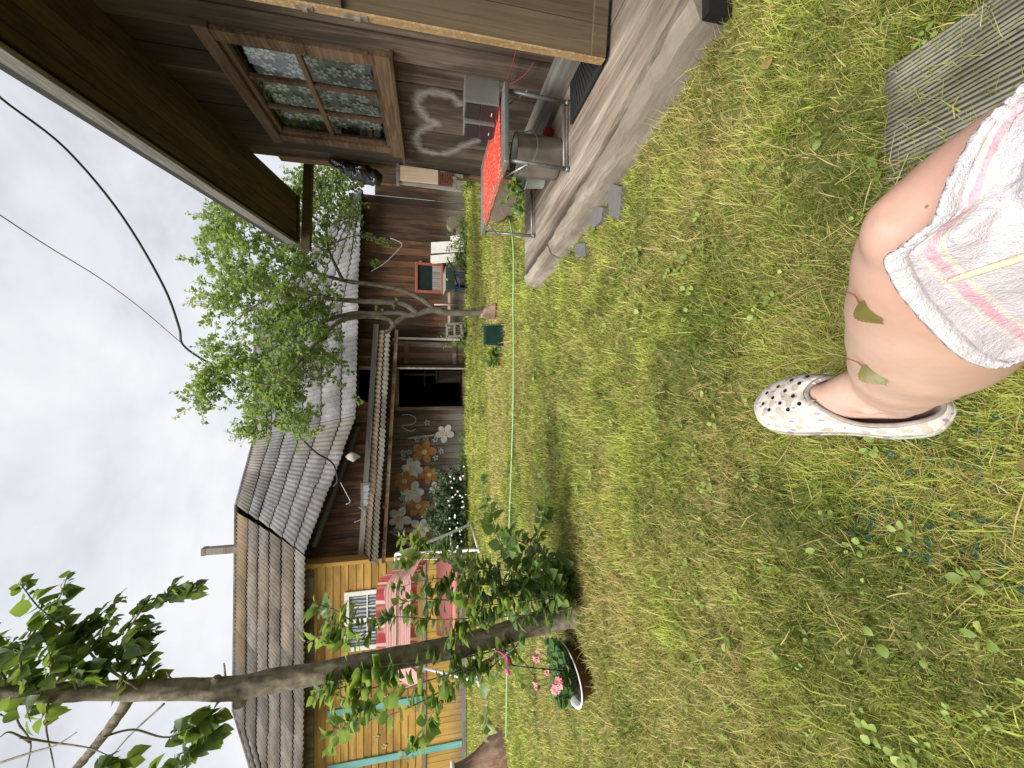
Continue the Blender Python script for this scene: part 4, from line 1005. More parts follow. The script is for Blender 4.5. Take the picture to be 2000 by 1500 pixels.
def sh1(pts, k, size=.085, r=.006, spread=.8, droop=.12, lv=True, store=None):
    cv, R = spline(np.array(pts), np.linspace(r, r * .35, len(pts)), 6); tw.tube(cv, R, 6)
    if k:
        P_, D_, N_, S_ = shoot_leaves(cv, k, size, spread, droop); Ps.append(P_); Ds.append(D_); Ns.append(N_); Ss.append(S_); Tt.append(np.c_[rng.random(k), rng.random(k), (rng.random(k) < .08) * rng.random(k)])
# upper crown on the right of the trunk
for pts, k in (([(270, 1345), (190, 1290), (150, 1240), (80, 1190), (40, 1140)], 60), ([(150, 1345), (120, 1270), (60, 1250), (0, 1270)], 46), ([(60, 1350), (40, 1290), (70, 1230), (110, 1180), (130, 1130)], 50),
               ([(265, 1345), (230, 1290), (270, 1200), (320, 1165)], 40), ([(320, 1165), (345, 1150), (365, 1158), (385, 1150)], 26), ([(300, 1340), (280, 1290), (230, 1270), (200, 1240), (220, 1200)], 46), ([(110, 1345), (100, 1300), (130, 1250), (170, 1220), (240, 1165)], 50),
               ([(240, 1290), (250, 1260), (270, 1250)], 26), ([(20, 1340), (-20, 1280), (-40, 1220)], 30), ([(225, 1280), (270, 1240), (300, 1230)], 24), ([(40, 1340), (20, 1320), (10, 1300)], 22), ([(150, 1320), (180, 1310), (200, 1320)], 20)):
    sh1([T1(x, y, .05 + .10 * rng.normal()) for x, y in pts], int(k * 1.35), .085, .007, .7, .55)
# left branch and its leaf clusters, bare twigs
for pts, k in (([(200, 1440), (260, 1425), (330, 1440), (400, 1410), (440, 1382)], 0), ([(330, 1440), (360, 1425), (395, 1410), (430, 1388)], 34), ([(345, 1475), (380, 1460), (410, 1440), (425, 1420)], 28), ([(290, 1520), (330, 1490), (370, 1480), (390, 1460)], 26), ([(180, 1510), (220, 1495), (255, 1485)], 26), ([(320, 1375), (250, 1440), (200, 1500)], 0),
               ([(30, 1365), (35, 1410), (60, 1450), (50, 1510)], 0), ([(95, 1365), (90, 1420), (100, 1470), (108, 1510)], 0), ([(40, 1440), (100, 1450), (170, 1460), (210, 1475)], 0), ([(0, 1490), (60, 1470), (110, 1455), (150, 1430)], 0), ([(60, 1450), (20, 1430), (0, 1440)], 0), ([(50, 1370), (55, 1395), (60, 1410)], 5), ([(95, 1370), (85, 1395), (75, 1415)], 5), ([(0, 1395), (10, 1400)], 4), ([(345, 1340), (330, 1320), (325, 1312)], 0), ([(440, 1322), (438, 1300), (437, 1295)], 0)):
    sh1([T1(x, y, -.05 + .1 * rng.normal()) for x, y in pts], int(k * 1.2), .085, .006 if k == 0 else .004, .7, .45)
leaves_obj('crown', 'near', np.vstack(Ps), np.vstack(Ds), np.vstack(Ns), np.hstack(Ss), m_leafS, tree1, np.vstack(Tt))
# shoots round the foot
Ps, Ds, Ns, Ss, Tt = [], [], [], [], []
for pts, k, dy in (([(1120, 1185), (1060, 1200), (960, 1205), (860, 1210), (760, 1205), (680, 1225), (640, 1215)], 62, -.16), ([(690, 1215), (650, 1190), (610, 1178)], 10, -.16), ([(660, 1230), (620, 1245), (600, 1255)], 6, -.16), ([(760, 1205), (690, 1250), (650, 1260)], 10, -.14),
                   ([(1130, 1165), (1080, 1110), (1050, 1060), (1065, 990), (1060, 930)], 26, .1), ([(1120, 1160), (1070, 1090), (1020, 1060), (1000, 1050), (985, 1040)], 34, .05), ([(1100, 1165), (1040, 1110), (990, 1080), (960, 1010), (935, 935)], 34, .12), ([(1100, 1165), (1000, 1140), (900, 1090), (840, 1060), (780, 1050)], 40, .1), ([(1110, 1170), (1020, 1150), (930, 1140), (850, 1130), (770, 1150)], 40, .05),
                   ([(1130, 1155), (1110, 1120), (1090, 1090)], 26, -.02), ([(1120, 1165), (1060, 1150), (1000, 1145)], 40, -.05), ([(1100, 1170), (1020, 1165), (940, 1170), (880, 1160)], 40, -.08), ([(1090, 1170), (1040, 1130), (960, 1110), (900, 1120)], 36, .0), ([(1100, 1165), (1020, 1175), (930, 1185)], 22, -.10), ([(1125, 1160), (1085, 1140), (1040, 1100)], 30, -.05),
                   ([(900, 1110), (850, 1080), (800, 1090), (770, 1110)], 18, .1), ([(930, 1140), (880, 1170), (820, 1170), (780, 1180)], 20, -.02), ([(940, 1190), (900, 1240), (870, 1240)], 16, -.14),
                   ([(1080, 1215), (1030, 1240), (1000, 1270), (970, 1290)], 5, -.16), ([(1000, 1262), (900, 1285), (760, 1300), (660, 1335), (615, 1360)], 30, -.12), ([(1010, 1262), (930, 1300), (820, 1335), (720, 1380), (660, 1430), (640, 1460)], 30, -.08), ([(960, 1290), (880, 1340), (780, 1390), (700, 1410), (650, 1400)], 26, -.08), ([(990, 1270), (900, 1320), (840, 1400), (820, 1450), (790, 1480)], 18, -.1), ([(1000, 1262), (960, 1340), (950, 1400), (940, 1440)], 9, -.06), ([(750, 1295), (700, 1330), (660, 1345), (620, 1350)], 18, -.1), ([(780, 1300), (740, 1340), (700, 1345), (665, 1365)], 18, -.1), ([(640, 1350), (690, 1370), (760, 1400)], 0, -.05),
                   ([(1010, 1275), (1005, 1310), (1015, 1345)], 5, .2), ([(1000, 1260), (950, 1310), (900, 1310), (870, 1330)], 10, -.12)):
    sh1([T1(x, y, dy + .06 * rng.normal() * (i > 0)) for i, (x, y) in enumerate(pts)], int(k * 2.5), .086, .0045, .9, .05)
ob = tw.build('branches', m_bark, tree1, smooth=True)
leaves_obj('foot_shoots', 'near', np.vstack(Ps), np.vstack(Ds), np.vstack(Ns), np.hstack(Ss), m_leafB, tree1, np.vstack(Tt))
yl = MB(); 
yo = leaves_obj('yellowed_leaf', 'near', [T1(1095, 1172, -.17)], [V3(-.5, -.2, -.6)], [V3(0, -1, .3)], [.07], m_leafA, tree1, np.array([[.5, 1, 1.0]])); yo['label'] = 'yellowed leaf among the shoots'

# --- dark bush with daisies in front of the painted wall
bc = V3(-3.55, 10.4, 0)
bush = thing('bush', 'dense dark green bush before the painted barn wall', 'bush', bc)
m_bush = leaf_mat('dark_bush_needles', (.028, .06, .026), (.085, .15, .065), (.14, .2, .07), .15, rough=.5)
Ps, Ds, Ns, Ss = [], [], [], []; st = MB()
for i in range(330):
    d = rdir(1)[0] * rng.random() ** .35; c = bc + V3(d[0] * 1.45, d[1] * .5, .52 + d[2] * .50)
    c[2] = max(.06, c[2] * (1.0 + .1 * math.sin(c[0] * 5)))
    g = nrm(V3(d[0] * .6, d[1] * .6 - .2, .9) + rdir(1)[0] * .5); cv = np.array([c - g * .12, c, c + g * .14]); st.tube(cv, .004, 4)
    P_, D_, N_, S_ = shoot_leaves(cv, 26, .10, .7, 0); Ps.append(P_); Ds.append(D_); Ns.append(N_); Ss.append(S_)
leaves_obj('foliage', 'long', np.vstack(Ps), np.vstack(Ds), np.vstack(Ns), np.hstack(Ss), m_bush, bush, W=np.full(sum(map(len, Ps)), 1.3))
st.build('stems', m_bark2, bush)
dz = thing('daisies', 'white daisies flowering along the front of the dark bush', 'flowers', (-3.4, 9.75, 0))
m_pet = plain('white_petals', (.80, .80, .77), .6, var=.08); st = MB(); hd = MB()
for i in range(62):
    x = rng.choice([-2.35, -2.9, -3.3, -3.7, -4.2, -4.3, -4.5]) + rng.normal() * .16; y = 9.75 + rng.normal() * .08; z = .12 + .45 * rng.random()
    a = V3(x + rng.normal() * .04, y + .04, 0); h = V3(x, y, z); st.tube([a, (a + h) / 2 + rdir(1)[0] * .02, h], .003, 4)
    nv = nrm(V3(rng.normal() * .4, -.8, .6)); s1 = nrm(np.cross(nv, UP)); s2 = np.cross(nv, s1)
    for k in range(8):
        q = k * math.pi / 4; dd = s1 * math.cos(q) + s2 * math.sin(q); ee = -s1 * math.sin(q) + s2 * math.cos(q); hd.disc(h + dd * .016, dd * .012, ee * .0065, 6)
m_stem = plain('green_stem', (.06, .12, .03), .7)
dst = st.build('stems', m_stem, dz); hd.build('blossoms', m_pet, dz)
# --- basin of geraniums with the garden flamingo
bx = gz(1108, 1314, .13); bz = thing('flower_basin', 'brown enamel basin with white rim sunk in the grass beside the tall tree', 'planter', (bx[0], bx[1], 0))
ax = nrm(V3(-.10, -.16, 1))
m_enam = plain('brown_enamel', (.10, .035, .018), .28, var=.3, spec=.5)
m_rim = plain('chipped_white_enamel', (.72, .74, .76), .3, var=.15, scale=20)
m_soil = plain('dark_soil', (.05, .035, .025), 1, var=.5, scale=30, bstr=.8)
mb = MB(); mb.lathe([(0, -.15), (.135, -.15), (.15, -.13), (.172, -.02), (.177, -.004)], bx, 40, axis=ax); mb.build('bowl', m_enam, bz, smooth=True)
mb = MB(); mb.lathe([(.176, -.004), (.190, .0), (.191, .004), (.186, .006), (.174, .003), (.16, -.06)], bx, 48, axis=ax); mb.build('rim', m_rim, bz, smooth=True)
mb = MB(); mb.lathe([(.168, -.035), (.09, -.02), (0, -.015)], bx, 32, axis=ax); mb.build('soil', m_soil, bz, smooth=True)
ger = thing('geranium', 'pink flowering geranium growing in the brown basin', 'plant', bx)
m_ger = leaf_mat('geranium_leaf', (.035, .10, .025), (.085, .19, .045), (.2, .3, .06), .25)
Ps, Ds, Ns, Ss = [], [], [], []; st = MB()
for i in range(170):
    a = rng.random() * 6.28; r = .14 * math.sqrt(rng.random()); c = bx + V3(r * math.cos(a) + .02, r * math.sin(a), -.02); e = c + V3(.15 * r * math.cos(a), .15 * r * math.sin(a), .035 + .085 * rng.random())
    st.tube([c, (c + e) / 2 + rdir(1)[0] * .01, e], .0022, 4); Ps.append(e); Ds.append(V3(math.cos(a), math.sin(a), .1 * rng.normal())); Ns.append(V3(.4 * rng.normal(), -.3 + .4 * rng.normal(), 1)); Ss.append(.03 + .02 * rng.random())
leaves_obj('foliage', 'round', np.array(Ps), np.array(Ds), np.array(Ns), np.array(Ss), m_ger, ger)
m_pink = plain('pink_petals', (.80, .33, .36), .6, var=.2, scale=60)
fl = MB()
def head(px, py, dy, k, r):
    c = at(px, py, bx[1] + dy); b = bx + V3((c[0] - bx[0]) * .4, dy * .4, 0); st.tube([b, (b + c) / 2 + V3(0, 0, .01), c], .0022, 5)
    for q in range(k):
        d = rdir(1)[0]; o = c + d * r * rng.random() ** .5; nv = nrm(d + V3(0, -.6, .5)); s1 = nrm(np.cross(nv, V3(.2, .1, 1))); s2 = np.cross(nv, s1)
        for j in range(5):
            a = j * 1.2566; dd = s1 * math.cos(a) + s2 * math.sin(a) + nv * .25; ee = -s1 * math.sin(a) + s2 * math.cos(a); fl.disc(o + dd * .010, dd * .0105, ee * .0085, 8, (rnd.random(), .5, 0))
for h in ((1090, 1333, -.14, 14, .022), (1084, 1346, -.13, 16, .024), (1096, 1338, -.15, 9, .018), (1048, 1286, .05, 5, .014), (1046, 1331, .1, 4, .01), (1050, 1343, .1, 5, .011), (1070, 1313, .06, 2, .006), (1050, 1271, .1, 1, .004)): head(*h)
st.build('stems', m_stem, ger); fl.build('blossoms', m_pink, ger)
fmy = bx[1] - .13
fm = thing('garden_flamingo', 'bright pink flamingo ornament on a thin black stake above the basin', 'ornament', at(1064, 1307, fmy))
m_hot = plain('hot_pink_plastic', (.80, .06, .42), .35, var=.1); m_bk = plain('black_plastic', (.012, .012, .012), .4)
pts = np.array([at(x, y, fmy) for x, y in ((989, 1278), (990, 1290), (990, 1300), (991, 1310), (997, 1321))]); mb = MB(); mb.tube(pts, [.004, .015, .018, .012, .002], 14, res=6)
mb.tube([at(988, 1282, fmy), at(978, 1274, fmy), at(968, 1270, fmy)], [.007, .005, .004], 10, res=5); mb.build('body', m_hot, fm, smooth=True)
mb = MB(); mb.tube([at(999, 1299, fmy), at(1004, 1300, fmy)], .006, 8); mb.tube([at(1003, 1300, fmy), at(1064, 1307, fmy), at(1110, 1311, fmy)], .003, 6); mb.tube([at(1058, 1306, fmy), at(1065, 1307, fmy)], .006, 8)
mb.tube([at(1007, 1301, fmy), at(1022, 1290, fmy), at(1041, 1318, fmy), at(1048, 1316, fmy)], .0022, 6); mb.build('stake', m_bk, fm, smooth=True)

# --- broken stump by the left edge
sb = gz(985, 1530); sb[2] = 0
m_stump = wood('split_red_brown_trunk', (.13, .075, .05), (.34, .18, .11), (.50, .36, .27), 'Z', .3, stain=(.10, .07, .055), freq=.5)
stp = thing('tree_stump', 'broad split stump with flared foot and red brown wood', 'stump', sb)
G = []; H_ = .72
for q in np.linspace(0, 1, 16):
    row = []
    for k in range(30):
        a = k / 30 * 2 * math.pi; r = .30 + .34 * (1 - q) ** 1.6; r *= 1 + .10 * math.sin(a * 5 + q) * (1 - q * .6) + .10 * mnoise.noise(Vector((math.cos(a) * 2.2, math.sin(a) * 2.2, q * 1.2)))
        row.append(sb + V3(r * math.cos(a), r * math.sin(a), -.05 + q * H_))
    G.append(row)
mb = MB(); mb.grid(G, closed_u=True); mb.add(G[-1], [tuple(range(30))]); mb.build('trunk', m_stump, stp, smooth=True)
mb = MB(); mb.lathe([(.0, .0), (.33, .0), (.34, .01), (.34, .035), (.33, .045), (0, .045)], sb + UP * (H_ - .045), 30); mb.build('top_plate', m_rim, stp, smooth=False)

# --- hose
m_hose = plain('bright_green_hose', (.30, .47, .18), .45, var=.12)
hp = [(975, 385), (988, 402), (998, 440), (1003, 480), (1004, 540), (1003, 600), (1004, 680), (1003, 800), (1000, 900), (996, 1010), (994, 1090), (993, 1180), (991, 1300), (990, 1380), (989, 1438)]
mb = MB(); mb.tube([gz(x, y, .03) + UP * .004 for x, y in hp], .0115, 8, res=6)
tag(mb.build('garden_hose', m_hose, smooth=True), 'bright green garden hose stretched across the lawn', 'hose')

# --- flat grey stones let into the grass
m_stone = plain('dark_grey_stone', (.15, .145, .145), .85, var=.3, scale=12, bstr=.4)
for pl_, lab in (([(1188, 356), (1212, 364), (1211, 392), (1207, 428), (1190, 424), (1186, 388)], 'dark grey flat stone in the grass nearest the camera along the porch edge'),
                 ([(1152, 402), (1176, 404), (1172, 432), (1156, 446), (1148, 430)], 'flat grey stone half under dry grass, middle one of the three by the porch'),
                 ([(1122, 476), (1141, 474), (1143, 500), (1124, 504)], 'small grey flat stone farthest from the camera, off the end of the porch beams')):
    p = [gz(x, y, .028) for x, y in pl_]; n = len(p); mb = MB(); mb.add(p + [q - UP * .06 for q in p], [tuple(range(n))] + [(i, i + n, (i + 1) % n + n, (i + 1) % n) for i in range(n)])
    tag(mb.build('paving_stone', m_stone, bevel=.006), lab, 'stone', 'flat stones beside the porch')

# --- log rounds by the end of the porch
m_logend = plain('grey_log_end', (.20, .16, .12), .9, var=.4, scale=18, bstr=.5)
for (x, y, Y, r), lab in (((1006, 380, 4.3, .125), 'log round lying lowest of the three behind the far end of the table'), ((992, 398, 4.45, .12), 'log round leaning between two others behind the far end of the table'), ((972, 410, 4.55, .125), 'log round set highest of the three behind the far end of the table')):
    c = at(x, y, Y); c[2] = max(c[2], r * .9); n_ = nrm(V3(-.35, -1, .25)); t = thing('log_round', lab, 'log', c, 'log rounds beyond the table')
    mb = MB(); mb.lathe([(r, -.22), (r * 1.03, -.1), (r, 0)], c, 20, axis=n_); mb.build('bark', m_bark, t, smooth=True)
    mb = MB(); mb.lathe([(r * .995, .001), (r * .5, .004), (0, .004)], c, 20, axis=n_); mb.build('cut_end', m_logend, t)
sup = MB(); sup.tube([gz(1010, 378) + V3(.15, 0, 0), at(935, 385, 4.7)], .02, 6); tag(sup.build('stake', m_bgrey, smooth=True), 'thin grey wooden stake standing among the log rounds', 'stake')

# --- wheelbarrow against the barn
WY = 10.5
wbw = thing('wheelbarrow', 'wheelbarrow with grey green tray and blue tube legs parked before the barn', 'wheelbarrow', gz(909, 545) * V3(1, 0, 0) + V3(0, WY, 0))
m_tray = plain('grey_green_tray', (.20, .25, .235), .5, .2, .25, 6); m_blue = plain('blue_tube', (.02, .07, .22), .4, var=.2); m_yg = plain('yellow_grip', (.75, .55, .10), .5)
a, b, c_, d_ = at(870, 522, WY), at(870, 567, WY), at(888, 561, WY), at(888, 527, WY)
x0, x1, xb0, xb1, zt, zb = b[0], a[0], c_[0], d_[0], a[2], c_[2]
mb = MB(); vs = [(x0, WY - .1, zt), (x1, WY - .1, zt), (x1, WY + .62, zt + .04), (x0, WY + .62, zt + .04), (xb0, WY + .06, zb), (xb1, WY + .06, zb), (xb1 - .05, WY + .42, zb), (xb0 + .05, WY + .42, zb)]
mb.add(vs, [(0, 1, 5, 4), (1, 2, 6, 5), (2, 3, 7, 6), (3, 0, 4, 7), (4, 5, 6, 7)], (.5, .5, 0)); mb.build('tray', m_tray, wbw, solid=.01)
mb = MB()
for xa, xg in ((x0 + .12, at(873, 546, WY - .75)[0]), (x1 - .1, at(873, 505, WY - .75)[0])):
    g = V3(xg, WY - .75, at(873, 546, WY - .75)[2]); mb.tube([g, V3(xa, WY - .1, zb + .02), V3(xa, WY + .45, zb - .03), V3((x0 + x1) / 2 + (xa - (x0 + x1) / 2) * .3, WY + .85, .2)], .017, 6, res=4)
    mb.tube([V3(xa, WY + .05, zb), V3(xa - .03, WY - .02, .02), V3(xa - .02, WY + .3, zb)], .015, 6)
mb.tube([V3(x0 + .1, WY - .0, .22), V3(x1 - .1, WY - .0, .22)], .012, 6); mb.build('leg_frame', m_blue, wbw, smooth=True)
for y in (546, 505): mb = MB(); g = at(873, y, WY - .75); mb.tube([g + V3(0, -.06, 0), g + V3(0, .07, -.02)], .022, 8); mb.build('grip', m_yg, wbw, smooth=True)
mb = MB(); mb.lathe([(.10, -.04), (.17, -.045), (.18, 0), (.17, .045), (.10, .04)], V3((x0 + x1) / 2, WY + .88, .18), 24, axis=(1, 0, 0)); mb.build('wheel', m_rub, wbw, smooth=True)

# --- pale boards, logs, pole, crate and weeds along the barn foot
m_pboard = wood('bleached_pale_board', (.36, .34, .31), (.52, .50, .46), (.62, .60, .56), 'Z', .3, freq=.7)
def lean(xa, xb, ya, yb, Y, lab, tilt=.35, th=.05):
    p0, p1 = at(xb, ya, Y), at(xb, yb, Y); top = at(xa, ya, Y + tilt); mb = MB()
    p0[2] = p1[2] = max(0, p0[2]); mb.obox(p1, p0 - p1, V3(0, tilt, top[2] - p0[2]), V3(0, th, 0)); tag(mb.build('leaning_board', m_pboard, bevel=.01), lab, 'board', 'pale boards leaning on the barn')
lean(842, 906, 469, 491, 10.95, 'tall pale board leaning on the barn, farther from the wheelbarrow'); lean(841, 890, 494, 511, 11.0, 'shorter pale board leaning on the barn right beside the wheelbarrow'); lean(880, 907, 457, 468, 10.8, 'low pale board by the log round at the barn foot', .2)
for (x, y, r), lab in (((884, 434, .17), 'big dark log round standing against the barn foot'), ((898, 447, .10), 'small dark log round beside the bigger one at the barn foot')):
    c = at(x, y, 11.0); c[2] = max(r, c[2]); t = thing('log_round', lab, 'log', c, 'log rounds at the barn foot'); mb = MB(); mb.lathe([(r, -.3), (r * 1.02, 0)], c, 18, axis=(0, -1, .05)); mb.build('bark', m_bark, t, smooth=True)
    mb = MB(); mb.lathe([(r, .001), (0, .004)], c, 18, axis=(0, -1, .05)); mb.build('cut_end', m_logend, t)
m_pole = wood('pinkish_pole', (.30, .20, .16), (.45, .33, .28), (.55, .43, .38), 'X', .2)
mb = MB(); mb.bar(at(877, 567, 11.25), at(877, 642, 11.25), .06, .07); tag(mb.build('rail_pole', m_pole), 'long pinkish rail running level along the barn foot behind the forked tree', 'rail')
mb = MB(); mb.tube([at(848, 595, 11.2), at(893, 595, 11.15)], .02, 6); tag(mb.build('upright_stick', m_pole, smooth=True), 'thin upright pinkish stick crossing the level rail', 'stick')
cr = thing('slatted_crate', 'tilted grey slatted crate by the barn door', 'crate', gz(905, 646) * V3(1, 0, 0) + V3(0, 10.6, 0)); Yc = 10.6
mb = MB(); q0, q1, q2, q3 = at(873, 634, Yc), at(900, 632, Yc), at(903, 656, Yc), at(873, 658, Yc)
for p, q in ((q0, q1), (q1, q2), (q2, q3), (q3, q0)): mb.bar(p, q, .06, .07, up=(0, 1, 0))
mb.bar((q0 + q1) / 2, (q2 + q3) / 2, .05, .06, up=(0, 1, 0)); mb.build('front_rail', m_bgrey, cr)
mb = MB()
for k in range(5): p = q0 + (q3 - q0) * (k + .1) / 5; q = q1 + (q2 - q1) * (k + .1) / 5; mb.bar(p + V3(0, .3, 0), q + V3(0, .3, 0), .10, .02, up=(1, 0, 0))
for p in (q0, q1, q2, q3): mb.bar(p, p + V3(0, .32, 0), .05, .05)
mb.build('slat', m_bgrey, cr)
def weed(px, py, Y, hgt, wid, k, lab, nm='weed_plant'):
    b = at(px, py, Y); b[2] = 0; t = thing(nm, lab, 'plant', b); st = MB(); Ps, Ds, Ns, Ss = [], [], [], []
    for i in range(k):
        a = b + V3(rng.normal() * wid * .3, rng.normal() * wid * .25, 0); e = a + V3(rng.normal() * wid * .4, rng.normal() * wid * .25, hgt * (.5 + .6 * rng.random())); cv = np.array([a, (a + e) / 2 + rdir(1)[0] * .04, e]); st.tube(cv, .005, 4)
        P_, D_, N_, S_ = shoot_leaves(cv, 14, .11, .8, .05); Ps.append(P_); Ds.append(D_); Ns.append(N_); Ss.append(S_)
    leaves_obj('foliage', 'far', np.vstack(Ps), np.vstack(Ds), np.vstack(Ns), np.hstack(Ss), m_leafB, t); st.build('stems', m_stem, t)
weed(905, 483, 10.6, .6, .5, 14, 'green weeds growing up the pale boards'); weed(905, 515, 10.9, .55, .4, 10, 'green weeds between wheelbarrow and pale boards'); weed(905, 648, 10.8, .75, .35, 10, 'tall weed behind the grey slatted crate')
weed(905, 445, 10.7, .3, .5, 9, 'low weeds round the log rounds at the barn foot'); weed(975, 692, 5.65, .17, .2, 9, 'small weed beside the green wire basket'); weed(905, 665, 10.9, .3, .3, 6, 'low weed at the foot of the white door post')
weed(905, 880, 10.9, .25, .8, 14, 'low weeds along the foot of the painted barn wall'); weed(1042, 384, 3.75, .28, .2, 8, 'small leafy weed by the far end of the porch')
weed(908, 340, 9.0, .35, .5, 12, 'grassy weed by the far corner of the house')

# --- green wire basket and wood chunk at the foot of the fruit tree
m_gw = plain('dark_green_mesh', (.015, .06, .04), .5, var=.3)
g0, g1, g2 = gz(983, 632), gz(983, 675), 0; gb = thing('wire_basket', 'dark green mesh basket turned over on the lawn beside the fruit tree', 'basket', (g0 + g1) / 2)
w_ = g0[0] - g1[0]; hh = .25; mb = MB(); X0, Yb = g1[0], g0[1]
for k in range(13): x = X0 + w_ * k / 12; mb.bar((x, Yb, 0), (x + (.5 - k / 12) * .03, Yb + .02, hh), .008, .008, up=(0, 1, 0)); mb.bar((x, Yb + .25, 0), (x + (.5 - k / 12) * .03, Yb + .23, hh), .008, .008, up=(0, 1, 0)); mb.bar((x + (.5 - k / 12) * .03, Yb + .02, hh), (x + (.5 - k / 12) * .03, Yb + .23, hh), .008, .008)
for k in range(9): z = hh * k / 8 + .004; mb.bar((X0 + .02 * k / 8, Yb + .02 * k / 8, z), (X0 + w_ - .02 * k / 8, Yb + .02 * k / 8, z), .008, .008)
mb.build('mesh', m_gw, gb); mb = MB(); mb.hexa([(X0 + .01, Yb + .02, 0), (X0 + w_ - .01, Yb + .02, 0), (X0 + w_ - .01, Yb + .22, 0), (X0 + .01, Yb + .22, 0), (X0 + .03, Yb + .035, hh - .01), (X0 + w_ - .03, Yb + .035, hh - .01), (X0 + w_ - .03, Yb + .21, hh - .01), (X0 + .03, Yb + .21, hh - .01)], (.5, .5, 0)); mb.build('liner', m_gw, gb)
ch = gz(968, 606); mb = MB(); mb.hexa([ch + V3(-.14, 0, 0), ch + V3(.1, -.06, 0), ch + V3(.16, .16, 0), ch + V3(-.1, .2, 0), ch + V3(-.13, .05, .2), ch + V3(.02, .02, .15), ch + V3(.06, .12, .17), ch + V3(-.08, .16, .23)], (.4, .4, 0))
tag(mb.build('wood_chunk', m_stump, bevel=.02), 'brown split wood chunk lying against the foot of the fruit tree', 'wood')

# --- cables overhead
m_cab = plain('black_cable', (.02, .02, .022), .6)
ca = [(-60, 120), (0, 190), (130, 292), (240, 424), (320, 560), (350, 640), (358, 674), (400, 704), (455, 728), (509, 757), (544, 792), (560, 829), (590, 858), (619, 885), (640, 897), (653, 910), (659, 938), (652, 950)]
cd = np.interp(np.linspace(0, 1, len(ca)), [0, .33, .55, 1], [3.2, 6.5, 9.0, 10.75])
mb = MB(); mb.tube([at(x, y, d) for (x, y), d in zip(ca, cd)], np.interp(np.linspace(0, 1, len(ca)), [0, .4, 1], [.009, .016, .022]), 8, res=6)
tag(mb.build('power_cable', m_cab, smooth=True), 'thick dark power cable sagging from above the house eaves to the barn roof', 'cable')
cb = [(-60, 380), (0, 420), (95, 482), (190, 540), (270, 598), (352, 668), (385, 696), (410, 720)]; mb = MB(); mb.tube([at(x, y, d) for (x, y), d in zip(cb, np.linspace(4, 9.6, len(cb)))], .006, 6, res=5)
tag(mb.build('thin_wire', m_cab, smooth=True), 'thin grey wire running across the open sky to the thick cable', 'wire')
mb = MB(); mb.tube([at(x, y, 10.9) for x, y in ((665, 942), (680, 970), (684, 980), (676, 985))], .012, 6, res=4); tag(mb.build('loose_wire', m_pale, smooth=True), 'pale loose wire end dangling at the bend of the barn roof edge', 'wire'); mb = MB(); mb.tube([at(x, y, 11.3) for x, y in ((700, 990), (713, 1000), (708, 1013), (692, 1020))], .012, 6, res=4); tag(mb.build('loose_wire', m_pale, smooth=True), 'pale curved wire end on the dark boards beside the small pale barn window', 'wire')
mb = MB(); mb.tube([at(x, y, 11.3) for x, y in ((785, 810), (800, 810), (812, 818), (806, 828), (785, 832), (800, 842), (812, 838))], .010, 6, res=5); tag(mb.build('coiled_wire', m_pale, smooth=True), 'coil of pale wire hanging beside the barn doorway', 'wire')
mb = MB(); mb.tube([at(x, y, 11.2) for x, y in ((762, 465), (785, 476), (776, 490), (750, 515), (725, 530))], .010, 6, res=4); tag(mb.build('thin_line', m_pale, smooth=True), 'pale slack cord hanging on the rusty brown barn wall', 'cord')
G = []; rc = at(689, 892, 10.9)
for q in np.linspace(0, 1, 7):
    G.append([rc + V3((a := math.sin(q * math.pi) * .13) * math.cos(k / 12 * 6.283), a * .6 * math.sin(k / 12 * 6.283), (q - .5) * .34) + V3(*mnoise.noise_vector(Vector((q * 4, k * .7, 2)))) * .05 for k in range(12)])
mb = MB(); mb.grid(G, closed_u=True); tag(mb.build('rag', plain('pale_rag', (.42, .38, .34), .9), smooth=True), 'pale crumpled rag tucked under the bend of the barn roof', 'rag')
# ================================================================== the sitter's bare leg, clog and towel
def cwp(x, y, z): return CAM + ray(x, y) * z
AN, KN = cw(.592, -.007, .60), cw(.319, .12, .30); HIP = V3(.24, -.2, .52); LH = V3(-.06, -.2, .50); LK = V3(-.005, .155, .50); LA = V3(-.03, .17, .09)
Pc = cwp(1864, 812, .60); ct = nrm(DN * -.607 + FW * .794); cn = DN * -.73 + RT * .47 - FW * .56; cn = nrm(cn - ct * cn.dot(ct)); cs = np.cross(ct, cn); cs = cs if cs.dot(RT) > 0 else -cs
def cp(u, v, h): return Pc + ct * u + cs * v + cn * h
sh = nrm(KN - AN); post = DN - sh * DN.dot(sh); post = nrm(post)
mb = MB()
Q = lambda f, o=0.0: AN + (KN - AN) * f + post * o
KO = KN + post * .024
mb.tube([Q(-.06, .012), Q(.03, .010), Q(.15, .008), Q(.3, .015), Q(.48, .025), Q(.66, .026), Q(.82, .022), KO + (AN - KN) * .06 + (HIP - KN) * .0, KO + (HIP - KN) * .10, KO + (HIP - KN) * .25, KO + (HIP - KN) * .5, HIP], [.042, .048, .056, .066, .076, .075, .066, .060, .060, .066, .078, .09], 32, res=10)
mb.tube([cp(.035, 0, .045), cp(.07, 0, .050), cp(.12, 0, .050), cp(.18, 0, .042), cp(.24, 0, .034)], [.026, .031, .034, .030, .020], 20, res=5)
mb.tube([cp(.07, 0, .06), Q(.0, .006), Q(.08, .01)], [.032, .040, .044], 20, res=5)
mb.tube([cp(.15, 0, .045), cp(.10, .0, .085), Q(.10, -.004)], [.028, .036, .036], 20, res=5)
for o in (-1, 1): mb.tube([cp(.075, .030 * o, .085), cp(.082, .034 * o, .088), cp(.09, .03 * o, .085)], [.008, .014, .008], 10, res=3)
mb.tube([KO - post * .020 - sh * .04, KO - post * .022 + sh * .005, KO - post * .020 + sh * .03], [.030, .040, .030], 16, res=4)
